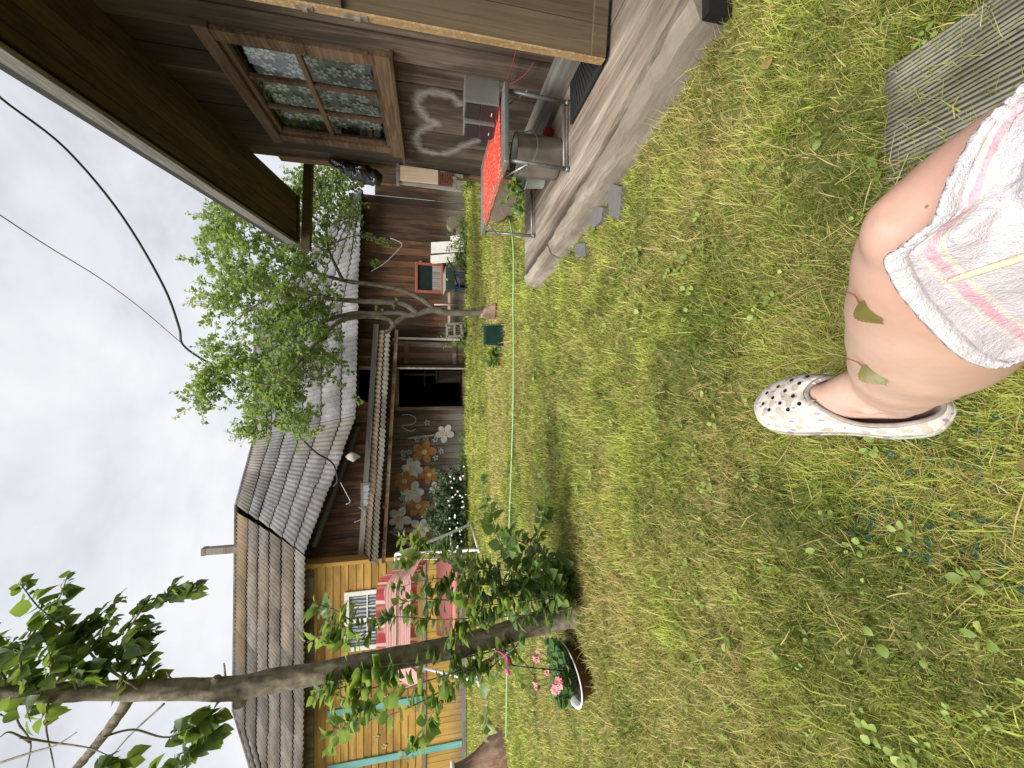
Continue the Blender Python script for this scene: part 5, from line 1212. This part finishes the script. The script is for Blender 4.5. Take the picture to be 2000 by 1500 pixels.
mb.tube([Q(.15, -.030), Q(.4, -.034), Q(.75, -.030)], [.012, .016, .014], 12, res=5)
mb.tube([LK + V3(0, .03, 0), LK, (LK + LH) / 2, LH], [.045, .056, .072, .09], 24, res=5)
mb.tube([LK, LK * .6 + LA * .4 + V3(0, -.03, 0), LA * .85 + LK * .15, LA], [.052, .058, .04, .038], 24, res=5)
mb.tube([LA + V3(0, -.03, -.04), LA + V3(0, .05, -.05), LA + V3(.0, .15, -.065)], [.035, .034, .02], 16, res=5)
mb.tube([HIP + V3(-.02, .02, 0), (HIP + LH) / 2 + V3(0, -.03, .02), LH + V3(.02, .02, 0)], [.10, .12, .10], 24, res=5)
mb.tube([(HIP + LH) / 2 + V3(0, -.04, 0), (HIP + LH) / 2 + V3(0, -.08, .2)], [.13, .125], 24, res=5)
tmp = mb.build('body_tmp', None)
m = tmp.modifiers.new('r', 'REMESH'); m.mode = 'VOXEL'; m.voxel_size = .0055; s_ = tmp.modifiers.new('s', 'SMOOTH'); s_.factor = .5; s_.iterations = 16
dg = bpy.context.evaluated_depsgraph_get(); bm_me = bpy.data.meshes.new_from_object(tmp.evaluated_get(dg)); bpy.data.objects.remove(tmp)
person = thing('person', 'person with bare leg stretched forward in a patterned white clog and striped terry towel', 'person', (LA[0], LA[1], 0))
msk, nt = new_mat('fair_skin')
n1 = noise(nt, coords(nt), 9, 5, .6); n2 = noise(nt, coords(nt), 55, 4, .6); n3 = noise(nt, coords(nt), 420, 3, .6)
c = ramp(nt, n1, [(.3, (.47, .295, .228)), (.52, (.55, .37, .295)), (.75, (.57, .345, .29))])
c = mixc(nt, mth(nt, 'MULTIPLY', ramp(nt, n2, [(.45, 0), (.75, 1)]), .38), c, (.55, .28, .21))
kd = nd(nt, 'ShaderNodeVectorMath', {0: nd(nt, 'ShaderNodeTexCoord').outputs['Object'], 1: tuple(KO)}, operation='DISTANCE').outputs['Value']
c = mixc(nt, mth(nt, 'MULTIPLY', nd(nt, 'ShaderNodeMapRange', {0: kd, 1: .03, 2: .13, 3: .6, 4: 0.0}).outputs[0], n1), c, (.60, .27, .21))
vo = nd(nt, 'ShaderNodeTexVoronoi', {'Vector': coords(nt), 'Scale': 46.0}); fk = ramp(nt, vo.outputs['Distance'], [(.035, 1), (.075, 0)])
sel = nd(nt, 'ShaderNodeSeparateColor', {0: vo.outputs['Color']}).outputs[0]; fk = mth(nt, 'MULTIPLY', fk, mth(nt, 'GREATER_THAN', sel, .66))
c = mixc(nt, mth(nt, 'MULTIPLY', fk, .75), c, (.17, .065, .035))
p = finish(nt, c, .48, mth(nt, 'ADD', n3, mth(nt, 'MULTIPLY', n2, .5)), .10, .0015, spec=.4)
p.inputs['Subsurface Weight'].default_value = .12; p.inputs['Subsurface Radius'].default_value = (.012, .005, .003); p.inputs['Subsurface Scale'].default_value = 1
bm_me.materials.append(msk); bm_me.polygons.foreach_set('use_smooth', [True] * len(bm_me.polygons))
bm_me.name = 'body'; body = bpy.data.objects.new('body', bm_me); COL.objects.link(body); put_parent(body, person)
bvh = BVHTree.FromPolygons([v.co[:] for v in bm_me.vertices], [p.vertices[:] for p in bm_me.polygons])
def hit(x, y):
    r = ray(x, y); h = bvh.ray_cast(Vector(CAM), Vector(r).normalized()); return None if h[0] is None else (h[3] / np.linalg.norm(r), np.array(h[1]))

# terry towel wrapped over thigh and knee
hem = [(2010, 150), (1968, 196), (1915, 245), (1866, 330), (1838, 395), (1822, 436), (1775, 472), (1729, 508), (1738, 540), (1760, 578), (1805, 630), (1866, 690), (1912, 714), (1955, 718), (1985, 702), (2030, 690)]
hm, _ = spline(np.array([(x, y, 0) for x, y in hem], float), np.ones(len(hem)), 8); nB = len(hm); nA = 70
Px = np.zeros((nA, nB, 2)); Z = np.full((nA, nB), np.nan)
for j in range(nB):
    f = j / (nB - 1); R_ = np.array([2260, 60 + 600 * f])
    for i in range(nA):
        a = i / (nA - 1); Px[i, j] = hm[j, :2] * (1 - a) + R_ * a; h = hit(*Px[i, j])
        if h and .2 < h[0] < .5: Z[i, j] = h[0]
known = ~np.isnan(Z); base = np.where(known, Z, np.nanmedian(Z))
for it in range(400):
    av = base.copy(); av[1:-1] = (base[:-2] + base[2:]) / 2; av[:, 1:-1] = (av[:, 1:-1] * 2 + base[:, :-2] + base[:, 2:]) / 4
    base = np.where(known, Z, av)
sm = base.copy()
for it in range(260):
    p_ = np.pad(sm, 1, mode='edge'); sm = (p_[:-2, 1:-1] + p_[2:, 1:-1] + p_[1:-1, :-2] + p_[1:-1, 2:]) / 4; sm = np.minimum(sm, np.where(known, Z - .004, 9)) if it % 20 == 0 or it > 250 else sm
V_, T_, U_ = [], [], []
for i in range(nA):
    for j in range(nB):
        x, y = Px[i, j]; P0 = cwp(x, y, sm[i, j]); a, b = i / (nA - 1), j / (nB - 1)
        fold = .007 * math.sin(b * 14 + a * 7) * min(1, a * 4) + .004 * math.sin(a * 21 - b * 9) * min(1, a * 4)
        terry = .0022 * mnoise.fractal(Vector(P0 * 130), 1, 2, 3) + .003 * mnoise.noise(Vector(P0 * 45))
        hemr = (.0045 * max(0, 1 - max(0, a - .06) / .015) - .004 * math.exp(-((a - .088) / .008) ** 2)); rib = .0012 * math.sin(b * 190) if .004 < a < .07 else 0
        k = (.007 + fold + terry + hemr + rib) / np.linalg.norm(ray(x, y)); V_.append(cwp(x, y, max(.06, sm[i, j] - max(.003, k)))); T_.append((a, b, 0)); U_.append((a, b))
F_ = [(i * nB + j, i * nB + j + 1, (i + 1) * nB + j + 1, (i + 1) * nB + j) for i in range(nA - 1) for j in range(nB - 1)]
mt, nt = new_mat('white_terry_towel'); T = tint_nodes(nt)
fz = noise(nt, coords(nt), 260, 4, .7); lz = noise(nt, coords(nt), 26, 4)
wob = mth(nt, 'ADD', T[0], mth(nt, 'MULTIPLY', mth(nt, 'SUBTRACT', lz, .5), .06))
c = mixc(nt, mth(nt, 'ADD', mth(nt, 'MULTIPLY', fz, .6), mth(nt, 'MULTIPLY', lz, .5)), (.33, .305, .325), (.68, .64, .66))
def band(x, lo, hi): return mth(nt, 'MULTIPLY', mth(nt, 'GREATER_THAN', x, lo), mth(nt, 'LESS_THAN', x, hi))
ctr = nd(nt, 'ShaderNodeMapRange', {0: T[1], 1: .45, 2: .85, 3: .17, 4: .30}, interpolation_type='SMOOTHSTEP').outputs[0]
dA = mth(nt, 'SUBTRACT', wob, ctr)
pk = mth(nt, 'ADD', band(dA, -.022, .025), mth(nt, 'ADD', mth(nt, 'MULTIPLY', band(wob, .075, .09), band(T[1], .33, .60)), band(dA, .36, .40)))
c = mixc(nt, mth(nt, 'MULTIPLY', pk, ramp(nt, mth(nt, 'ADD', mth(nt, 'MULTIPLY', fz, .5), mth(nt, 'MULTIPLY', lz, .6)), [(.42, .05), (.66, .95)])), c, (.66, .30, .37))
ye = mth(nt, 'ADD', band(dA, .035, .06), band(dA, -.05, -.035)); c = mixc(nt, mth(nt, 'MULTIPLY', ye, .45), c, (.72, .63, .42))
c = mixc(nt, mth(nt, 'MULTIPLY', band(T[0], 0.0, .075), .5), c, (.82, .80, .81))
finish(nt, c, .95, mth(nt, 'ADD', fz, lz), .8, .004, spec=.1)
tw_ = mesh_obj('towel', np.array(V_), F_, mt, person, True, vert_tint=np.array(T_), solid=.0035)
idx = lambda a, b: np.array(V_[int(a * (nA - 1)) * nB + int(b * (nB - 1))])
m_cord = plain('cream_yarn', (.72, .62, .42), .9, bstr=.5, scale=60)
mb = MB(); mb.tube([idx(a, .60) + (CAM - idx(a, .60)) * .012 for a in np.linspace(.20, .95, 14)], [.0015] + [.0024] * 12 + [.001], 8, res=4); mb.build('cord', m_cord, tw_, smooth=True)

# clog
L_ = .272; us = [0, .006, .02, .06, .12, .17, .20, .235, .257, .268, .272]; wsL = [0, .024, .039, .049, .047, .053, .058, .054, .041, .021, 0]; wsR = [0, .024, .039, .048, .048, .053, .056, .049, .035, .018, 0]
uu = (1 - np.cos(np.linspace(0, math.pi, 40))) / 2 * L_
outl = [(u, -float(np.interp(u, us, wsL))) for u in uu] + [(u, float(np.interp(u, us, wsR))) for u in uu[::-1][1:-1]]; outl = np.array(outl)
for _ in range(3): outl = (np.roll(outl, 1, 0) + 2 * outl + np.roll(outl, -1, 0)) / 4
nO_ = len(outl); C0 = np.array([.135, 0.0])
angs = np.arctan2(outl[:, 1], outl[:, 0] - C0[0]); rads = np.hypot(outl[:, 0] - C0[0], outl[:, 1]); od = np.argsort(angs)
def htop(u): return float(np.interp(u, [0, .04, .10, .15, .18, .23, .272], [.040, .040, .050, .064, .062, .046, .034]))
def hs(u, v):
    r = math.hypot(u - C0[0], v); a = math.atan2(v, u - C0[0]); R_ = float(np.interp(a, angs[od], rads[od], period=2 * math.pi)); q = min(1, r / R_); return .016 + htop(u) * (1 - q ** 3.2) ** .5
rho = np.array([0, .15, .3, .42, .52, .6, .67, .73, .78, .82, .86, .89, .92, .945, .965, .98, .992, 1.0]); PU = []; G = []
for q in rho: G.append([cp(*(pu := C0 + (o - C0) * q), hs(*pu)) for o in outl]); PU.append([C0 + (o - C0) * q for o in outl])
OC, OA, OB = .090, .081, .043
def inop(p): return ((p[0] - OC) / OA) ** 2 + (p[1] / OB) ** 2 < 1
vs = [p for r in G for p in r]; fs = []
for i in range(len(rho) - 1):
    for j in range(nO_):
        j2 = (j + 1) % nO_; cen_ = (PU[i][j] + PU[i][j2] + PU[i + 1][j] + PU[i + 1][j2]) / 4
        if not inop(cen_): fs.append((i * nO_ + j, i * nO_ + j2, (i + 1) * nO_ + j2, (i + 1) * nO_ + j))
mcg, nt = new_mat('patterned_white_foam')
v_ = coords(nt); v1 = nd(nt, 'ShaderNodeTexVoronoi', {'Vector': v_, 'Scale': 66.0}); s1 = nd(nt, 'ShaderNodeSeparateColor', {0: v1.outputs['Color']}).outputs
ns = noise(nt, v_, 300, 4, .7); blob = mth(nt, 'MULTIPLY', mth(nt, 'LESS_THAN', v1.outputs['Distance'], .42), mth(nt, 'GREATER_THAN', s1[0], .18))
c = mixc(nt, mth(nt, 'MULTIPLY', blob, mth(nt, 'ADD', .25, mth(nt, 'MULTIPLY', ns, .7))), (.57, .53, .48), (.33, .265, .19))
ed = mth(nt, 'MULTIPLY', mth(nt, 'GREATER_THAN', s1[0], .18), mth(nt, 'MULTIPLY', mth(nt, 'GREATER_THAN', v1.outputs['Distance'], .40), mth(nt, 'LESS_THAN', v1.outputs['Distance'], .46))); c = mixc(nt, mth(nt, 'MULTIPLY', ed, .5), c, (.28, .21, .15))
v2 = nd(nt, 'ShaderNodeTexVoronoi', {'Vector': nd(nt, 'ShaderNodeMapping', {'Vector': v_, 'Rotation': (.5, .3, .8), 'Scale': (130, 60, 60)}).outputs[0], 'Scale': 1.0}); s2 = nd(nt, 'ShaderNodeSeparateColor', {0: v2.outputs['Color']}).outputs
pf = mth(nt, 'MULTIPLY', mth(nt, 'LESS_THAN', v2.outputs['Distance'], .34), mth(nt, 'GREATER_THAN', s2[1], .72)); c = mixc(nt, pf, c, (.30, .23, .38))
finish(nt, c, .62, ns, .06, .001)
clog = mesh_obj('clog', np.array(vs), fs, mcg, person, True, solid=.005)
mb = MB(); G = []
for h, k in ((-.004, .90), (.000, .97), (.004, 1.015), (.014, 1.03), (.019, 1.03), (.0225, 1.0), (.0215, .93)): G.append([cp(*(C0 + (o - C0) * k), h) for o in outl])
mb.grid(G, closed_u=True); mb.add(G[0], [tuple(range(nO_))]); mb.build('sole', mcg, clog, smooth=True)
m_colr = plain('brown_grey_rim', (.36, .30, .27), .7, var=.4, scale=60)
m_in = plain('mauve_brown_lining', (.17, .11, .10), .8)
mb = MB(); rp = [cp(OC + OA * math.cos(a), OB * math.sin(a), hs(OC + OA * math.cos(a), OB * math.sin(a)) - .001) for a in np.linspace(0, 2 * math.pi, 49)]
mb.tube(rp, .0042, 8, caps=False); mb.build('collar', m_colr, clog, smooth=True)
mb = MB(); G = [[cp(OC + OA * .97 * math.cos(a) * k, OB * .97 * math.sin(a) * k, h if k < 1 else hs(OC + OA * math.cos(a), OB * math.sin(a)) - .004) for a in np.linspace(0, 2 * math.pi, 49)] for k, h in ((1, 0), (.99, .035), (.9, .024), (.0, .022))]; mb.grid(G); mb.build('lining', m_in, clog, smooth=True)
mb = MB()
for u, v in ((.247, -.012), (.243, .010), (.232, -.027), (.228, -.004), (.222, .019), (.212, -.018), (.206, .006), (.199, .028), (.196, -.032), (.190, -.008), (.183, .017), (.178, -.024), (.174, .031)):
    e_ = .003; p0 = cp(u, v, hs(u, v)); du = cp(u + e_, v, hs(u + e_, v)) - p0; dv = cp(u, v + e_, hs(u, v + e_)) - p0; nn_ = nrm(np.cross(du, dv)); nn_ = nn_ if nn_.dot(cn) > 0 else -nn_
    mb.disc(p0 + nn_ * .0034, nrm(du) * .0035, nrm(np.cross(nn_, nrm(du))) * .0035, 14, (.5, .2, 0), thick=nn_ * .006)
mb.build('vent_hole_shade', m_black, clog)  # dark discs laid on the toe stand in for shade inside the holes
mb = MB(); u, v = .112, -.0405; p0 = cp(u, v, .034); mb.lathe([(.0085, -.004), (.0085, .003), (.006, .0045), (0, .0048)], p0 - cs * .004, 20, axis=-cs * .85 + cn * .5); mb.build('rivet', m_rim, clog, smooth=True)

# two fallen leaves resting on the shin
m_fall = leaf_mat('olive_fallen_leaf', (.09, .085, .02), (.15, .15, .045), (.25, .2, .05), .1)
def birch(base, tip, up, curl, lab):
    """serrated leaf from base to tip, folded along the midrib, with a stem"""
    D_ = tip - base; L = np.linalg.norm(D_); D_ = D_ / L; N_ = nrm(up - D_ * up.dot(D_)); X_ = np.cross(D_, N_); vs, fs, ts = [], [], []; K = 22
    for i in range(K + 1):
        t = i / K; w_ = .40 * math.sin(math.pi * min(1, t * 1.02) ** .72) ** 1.1 * (1 + (.05 if i % 2 else -.03)) * L; z = curl * L * (t - .4) ** 2
        for q in (-1, -.5, 0, .5, 1): vs.append(base + D_ * t * L + X_ * w_ * q + N_ * (z + .16 * abs(q) * w_ )); ts.append((t, .35 + .4 * abs(q) + .08 * math.sin(t * 60), .4 * t))
    for i in range(K):
        for q in range(4): o = i * 5 + q; fs.append((o, o + 1, o + 6, o + 5))
    lf = mesh_obj('fallen_leaf', np.array(vs), fs, m_fall, None, True, vert_tint=np.clip(np.array(ts), 0, 1)); tag(lf, lab, 'leaf', 'leaves fallen on the leg')
    st_ = MB(); st_.tube([base + D_ * .002, base - D_ * .008 + N_ * .003, base - D_ * .016 + N_ * .001 + X_ * .004], [.0009, .0008, .0007], 6, res=3); st_.build('stalk', m_rust, lf, smooth=True)
def onleg(x, y, o):
    h = hit(x, y); z = h[0] if h else hit(x + 30, y)[0]; p = cwp(x, y, z); return p + nrm(CAM - p) * o
birch(onleg(1684, 714, .012), onleg(1733, 752, .013), nrm(CAM - onleg(1700, 730, 0)) - RT * .3, .35, 'olive birch leaf lying flat on the bare shin above the clog')
birch(onleg(1676, 590, .014), onleg(1716, 636, .014), nrm(CAM - onleg(1680, 610, 0)) + DN * .5, .9, 'curled olive leaf caught at the edge of the bare shin')

# ================================================================== ground, mats and grass
m, nt = new_mat('lawn_soil'); v_ = coords(nt)
n1 = noise(nt, v_, .7, 5, .6); n2 = noise(nt, v_, 22, 6, .7); n3 = noise(nt, coords(nt, (.25, 2.2, 1)), 1.2, 3)
c = ramp(nt, n2, [(.3, (.032, .036, .011)), (.5, (.10, .105, .028)), (.72, (.24, .22, .08))]); c = mixc(nt, ramp(nt, n1, [(.4, 0), (.62, .7)]), c, (.17, .16, .05)); c = mixc(nt, mth(nt, 'MULTIPLY', ramp(nt, n3, [(.45, 0), (.6, 1)]), .45), c, (.10, .13, .03))
finish(nt, c, .95, n2, .6, .02, spec=.1)
def gh(x, y): return .028 * (vnoise(x, y, 5.5, 51) - .5) * np.clip(1.3 - np.hypot(x, y) / 7, 0, 1) + .022 * (vnoise(x, y, 1.3, 1) - .5) + .03 * (vnoise(x, y, .4, 2) - .5) + .10 * np.exp(-((x - b1[0]) ** 2 + (y - b1[1]) ** 2) / .16)
xs = np.concatenate([np.linspace(-60, -8, 14), np.linspace(-7.6, 6, 120), np.linspace(7, 60, 14)]); ysg = np.concatenate([np.linspace(-40, -2, 10), np.linspace(-1.8, 12, 130), np.linspace(13, 90, 14)])
XX, YY = np.meshgrid(xs, ysg); ZZ = gh(XX, YY) - .012
vv = np.c_[XX.ravel(), YY.ravel(), ZZ.ravel()]; nx = len(xs); ii = np.arange(len(ysg) - 1)[:, None] * nx + np.arange(nx - 1)[None]; ii = ii.ravel()
lawn = mesh_obj('lawn', vv, np.c_[ii, ii + 1, ii + nx + 1, ii + nx], m, None, True); lawn['kind'] = 'structure'

# ribbed mat
m_rm = plain('ribbed_mat_slat', (.30, .29, .225), .9, var=.5, scale=11, bstr=.5, col2=(.11, .11, .065))
rm = thing('ribbed_mat', 'worn grey ribbed mat on the grass beside the bare knee', 'mat', (.56, .3, 0)); mb = MB(); mb2 = MB()
mx0, mx1, my0, my1 = .445, .70, -.25, .672
mb2.box((mx0, my0, -.006), (mx1, my1 - .01, .006), (.5, .2, 0)); mb2.build('backing', plain('mat_backing', (.05, .05, .042), .9), rm)
k = 26
for i in range(k):
    x = mx0 + (mx1 - mx0) * (i + .5) / k; pts = [(x + .0015 * math.sin(y * 9 + i), y, .009 + .003 * math.sin(y * 7 + i * .3)) for y in np.linspace(my0, my1 - .012 * rng.random(), 24)]; mb.tube(pts, .0032, 6, (rnd.random(), rnd.random(), 0))
mb.build('ribs', m_rm, rm, smooth=True)
# turquoise ring mat sunk in the grass
m_tq = plain('turquoise_rubber', (.014, .085, .055), .5, var=.4); mb = MB(); gq = [(1800, 985), (1985, 735)]
for x in np.arange(-.36, .02, .034):
    for y in np.arange(.36, .74, .034):
        if rng.random() < .38: continue
        cx_, cy_ = x + rng.normal() * .002, y + rng.normal() * .002; z = float(gh(np.array(cx_), np.array(cy_))) + .004
        mb.tube([(cx_ + .0065 * math.cos(a), cy_ + .0065 * math.sin(a), z) for a in np.linspace(0, 2 * math.pi, 13)], .0018, 5, (.5, .5, 0), caps=False)
        if rng.random() < .35: mb.bar((cx_ + .0075, cy_, z - .004), (cx_ + .0265, cy_, z - .004), .003, .002, tint=(.5, .3, 0)); mb.bar((cx_, cy_ + .0075, z - .004), (cx_, cy_ + .0265, z - .004), .003, .002, tint=(.5, .3, 0))
tag(mb.build('ring_mat', m_tq), 'turquoise rubber ring mat overgrown by grass under the clog heel', 'mat')

# grass
mgr, nt = new_mat('grass_blades'); T = tint_nodes(nt)
c = mixc(nt, T[1], (.078, .118, .017), (.50, .56, .105)); c = mixc(nt, T[2], c, mixc(nt, T[0], (.40, .30, .10), (.66, .55, .24)))
p = nd(nt, 'ShaderNodeBsdfPrincipled', {'Base Color': c, 'Roughness': .55, 'Specular IOR Level': .3}); tr = nd(nt, 'ShaderNodeBsdfTranslucent', {'Color': c})
nd(nt, 'ShaderNodeOutputMaterial', {'Surface': nd(nt, 'ShaderNodeMixShader', {0: .3, 1: p.outputs[0], 2: tr.outputs[0]}).outputs[0]})
def clear(x, y, rm_ok=.10):
    ok = y < 11.36
    ok &= ~((y < -4.74) if False else (x < -4.84) & (y > 10.97))
    ex = np.interp(y, [1.16, 1.83, 2.76, 3.56], [1.215, 1.085, .955, .90]); ok &= ~((x > ex) & (y > 1.14) & (y < 3.52)); ok &= ~((x > 2.02) & (y < 4.1))
    inm = (x > mx0) & (x < mx1) & (y < my1); ok &= ~(inm & (rng.random(len(x)) > rm_ok + .75 * (vnoise(x, y, 9.0, 21) > .64) + .7 * np.clip((y - .46) / .15, 0, 1) + .5 * np.clip((mx0 + .06 - x) / .06, 0, 1)))
    ok &= np.hypot(x - bx[0], y - bx[1]) > .16; ok &= np.hypot(x - b1[0], y - b1[1]) > .12; ok &= np.hypot(x - sb[0], y - sb[1]) > .5
    ok &= ~((x > -.36) & (x < .03) & (y > .34) & (y < .74) & (rng.random(len(x)) > .45))
    for c_ in ((1199, 392, .085), (1163, 422, .08), (1133, 488, .09)):
        q = gz(c_[0], c_[1]); ok &= ~((np.hypot(x - q[0], (y - q[1]) * .7) < c_[2]) & (rng.random(len(x)) > .12))
    return ok
def polar(n, r0, r1, pw, ang=math.radians(92)):
    u = rng.random(n); r = (r0 ** pw + u * (r1 ** pw - r0 ** pw)) ** (1 / pw); a = (rng.random(n) * 2 - 1) * ang
    return r * np.sin(a), r * np.cos(a), r
NG = 1000000
x, y, r = polar(NG, .18, 14, .38)
tf = rng.integers(0, NG // 16, NG); loose = rng.random(NG) < .30
tx, ty, tr_ = x[:NG // 16], y[:NG // 16], r[:NG // 16]; sp = (.006 + .006 * np.clip(tr_, .5, 8))[tf]
x = np.where(loose, x, tx[tf] + rng.normal(size=NG) * sp); y = np.where(loose, y, ty[tf] + rng.normal(size=NG) * sp); r = np.hypot(x, y)
t_az, t_tone, t_h, t_dry = rng.random(NG // 16) * 6.283, rng.normal(size=NG // 16), .55 + 1.0 * rng.random(NG // 16) ** 1.6, rng.normal(size=NG // 16)
ok = clear(x, y) & (rng.random(NG) < .42 + 1.3 * np.clip(.6 * vnoise(x, y, 6.0, 61) + .4 * vnoise(x, y, 14.0, 62) - .18, 0, 1)); x, y, r, tf, loose = x[ok], y[ok], r[ok], tf[ok], loose[ok]; n = len(x); z = gh(x, y) - .012
dry = .55 * vnoise(x, y, .8, 3) + .45 * vnoise(x, y, 3.1, 4); dry += .30 * (vnoise(x * .25, y, 1.1, 5) - .5) * np.clip((y - 2.5) / 2, 0, 1)
dry += .18 * np.exp(-((y - 6.0) / 2.2) ** 2) - .22 * (y > 9.2) - .12 * (r < 1.4); dry += .15 * np.exp(-((x - b1[0] - .2) ** 2 + (y - b1[1] + .4) ** 2) / .3)
dry += .22 * (vnoise(x, y, 7.5, 31) - .5) + np.where(loose, 0, .10 * t_dry[tf])
dry -= .025
isdry = rng.random(n) < np.clip((dry - .36) * 1.7, .05, .92)
gtone = np.clip(.36 + .45 * (vnoise(x, y, 1.7, 6) - .45) + .75 * (vnoise(x, y, 6.0, 61) - .5) + np.where(loose, .25 * rng.normal(size=n), .20 * t_tone[tf] + .16 * rng.normal(size=n)) + .30 * np.clip(r / 6, 0, 1) , 0, 1)
tall = (.55 + .6 * vnoise(x, y, 2.3, 8) + .5 * vnoise(x, y, 7.0, 35)) * np.where(loose, .8, t_h[tf])
ln = (.024 + .030 * rng.random(n)) * tall * np.where(isdry, 1.05, 1) * (1 + .05 * np.clip(r - 3, 0, 9)); ln *= np.where(rng.random(n) < .04, 1.8, 1) * np.interp(r, [.4, 2.0], [.70, 1.0])
wd = (.0008 + .0012 * rng.random(n)) * (1 + .55 * np.clip(r - .7, 0, 12)) * np.where(isdry, .8, 1.1)
az = np.where(loose, rng.random(n) * 2 * math.pi, t_az[tf] + rng.normal(size=n) * 1.1); tilt = np.clip(np.abs(rng.normal(size=n)) * .5 + .16, 0, 1.4) ; tilt = np.where(isdry, np.clip(tilt + .35 * rng.random(n), 0, 1.5), tilt)
d = np.c_[np.cos(az) * np.sin(tilt), np.sin(az) * np.sin(tilt), np.cos(tilt)]; hz = np.c_[np.cos(az), np.sin(az), np.zeros(n)]; sd_ = np.c_[-np.sin(az), np.cos(az), np.zeros(n)]
ro = rng.random(n)[:, None] * 6; sd_ = sd_ * np.cos(ro) * .8 + hz * np.sin(ro) * .5 + np.array([0, 0, .2]) * np.sin(ro)
p0 = np.c_[x, y, z]; bend = (.25 + .5 * rng.random(n))[:, None]
p1 = p0 + d * (ln * .55)[:, None]; d2 = d + hz * bend - np.array([0, 0, .35]) * bend; p2 = p1 + d2 * (ln * .5)[:, None]; p2[:, 2] = np.maximum(p2[:, 2], p0[:, 2] + .004)
w3 = wd[:, None]; V = np.stack([p0 - sd_ * w3, p0 + sd_ * w3, p1 + sd_ * w3 * .85, p1 - sd_ * w3 * .85, p2], 1).reshape(-1, 3)
o = np.arange(n)[:, None] * 5; FF = np.concatenate([o + np.array([[0, 1, 2]]), o + np.array([[0, 2, 3]]), o + np.array([[3, 2, 4]])], 1).reshape(-1, 3)
tint = np.c_[rng.random(n), gtone, isdry * (.75 + .25 * rng.random(n))]
g = mesh_obj('grass', V, FF, mgr, None, False, vert_tint=np.repeat(tint, 5, 0)); g['kind'] = 'stuff'
# long dry stalks lying loose in the lawn
n = 380; x, y, r = polar(n, .3, 6, .7); ok = clear(x, y, .25); x, y, r = x[ok], y[ok], r[ok]; n = len(x); a = rng.random(n) * 6.28; L = .04 + .08 * rng.random(n); dv = np.c_[np.cos(a), np.sin(a), .05 + .25 * rng.random(n) ** 2]
p0 = np.c_[x, y, gh(x, y) + .012 + .02 * rng.random(n)]; sd_ = np.c_[-np.sin(a), np.cos(a), np.zeros(n)]; w3 = (.0006 + .0004 * rng.random(n) + .0003 * r)[:, None]; cv = sd_ * (rng.normal(size=n) * .006)[:, None]
p1 = p0 + dv * (L * .5)[:, None] + cv; p2 = p0 + dv * L[:, None] - np.c_[0 * x, 0 * x, L * .12]
V = np.stack([p0 - sd_ * w3, p0 + sd_ * w3, p1 + sd_ * w3, p1 - sd_ * w3, p2], 1).reshape(-1, 3); o = np.arange(n)[:, None] * 5
FF = np.concatenate([o + np.array([[0, 1, 2]]), o + np.array([[0, 2, 3]]), o + np.array([[3, 2, 4]])], 1).reshape(-1, 3)
g2 = mesh_obj('dry_grass', V, FF, mgr, None, False, vert_tint=np.repeat(np.c_[rng.random(n), rng.random(n), np.ones(n)], 5, 0)); g2['kind'] = 'stuff'
# broad leaved weeds
m_wd = leaf_mat('lawn_weed_leaf', (.12, .19, .032), (.30, .39, .09), (.46, .48, .14), .25, rough=.5)
n = 6000; x, y, r = polar(n, .35, 6.5, .9); kp = (vnoise(x, y, 1.6, 41) * .35 + vnoise(x, y, 5.0, 42) * .25 + .4 * rng.random(n)) > .60; x, y, r = x[kp], y[kp], r[kp]; ok = clear(x, y, 0); x, y = x[ok], y[ok]; Ps, Ds, Ns, Ss, Tt, Ww = [], [], [], [], [], []
for i in range(len(x)):
    k = rng.integers(2, 6); s = .013 + .022 * rng.random() ** 3; a0 = rng.random() * 6.28; zz = float(gh(x[i], y[i])); tn = rng.random(); s *= float(np.interp(math.hypot(x[i], y[i]), [.5, 1.8], [.62, 1.0]))
    for j in range(k):
        a = a0 + j * 2.4 + .5 * rng.normal(); el = .15 + .35 * rng.random(); Ps.append((x[i] + .008 * math.cos(a), y[i] + .008 * math.sin(a), zz + .006 + .012 * rng.random())); Ds.append((math.cos(a), math.sin(a), el)); Ns.append((.35 * rng.normal(), .35 * rng.normal(), 1)); Ss.append(s * (.7 + .6 * rng.random())); Tt.append((rng.random(), np.clip(tn + .25 * rng.normal(), 0, 1), (rng.random() < .07) * rng.random())); Ww.append(.8 + .5 * rng.random())
w_ = leaves_obj('weeds', 'broad', np.array(Ps), np.array(Ds), np.array(Ns), np.array(Ss), m_wd, None, np.array(Tt), np.array(Ww)); w_['kind'] = 'stuff'
m_brn = leaf_mat('brown_fallen_leaf', (.12, .05, .025), (.30, .20, .07), (.42, .36, .10), .1)
n = 46; x, y, r = polar(n, .4, 4, .8); ok = clear(x, y, 0); x, y = x[ok], y[ok]; n = len(x)
fl_ = leaves_obj('fallen_leaves', 'broad', np.c_[x, y, gh(x, y) + .025], np.c_[rng.normal(size=n), rng.normal(size=n), .1 * rng.normal(size=n)], np.c_[.3 * rng.normal(size=n), .3 * rng.normal(size=n), np.ones(n)], .018 + .016 * rng.random(n), m_brn, None, np.c_[rng.random(n), rng.random(n), rng.random(n) * .6], np.full(n, 1.4)); fl_['kind'] = 'stuff'
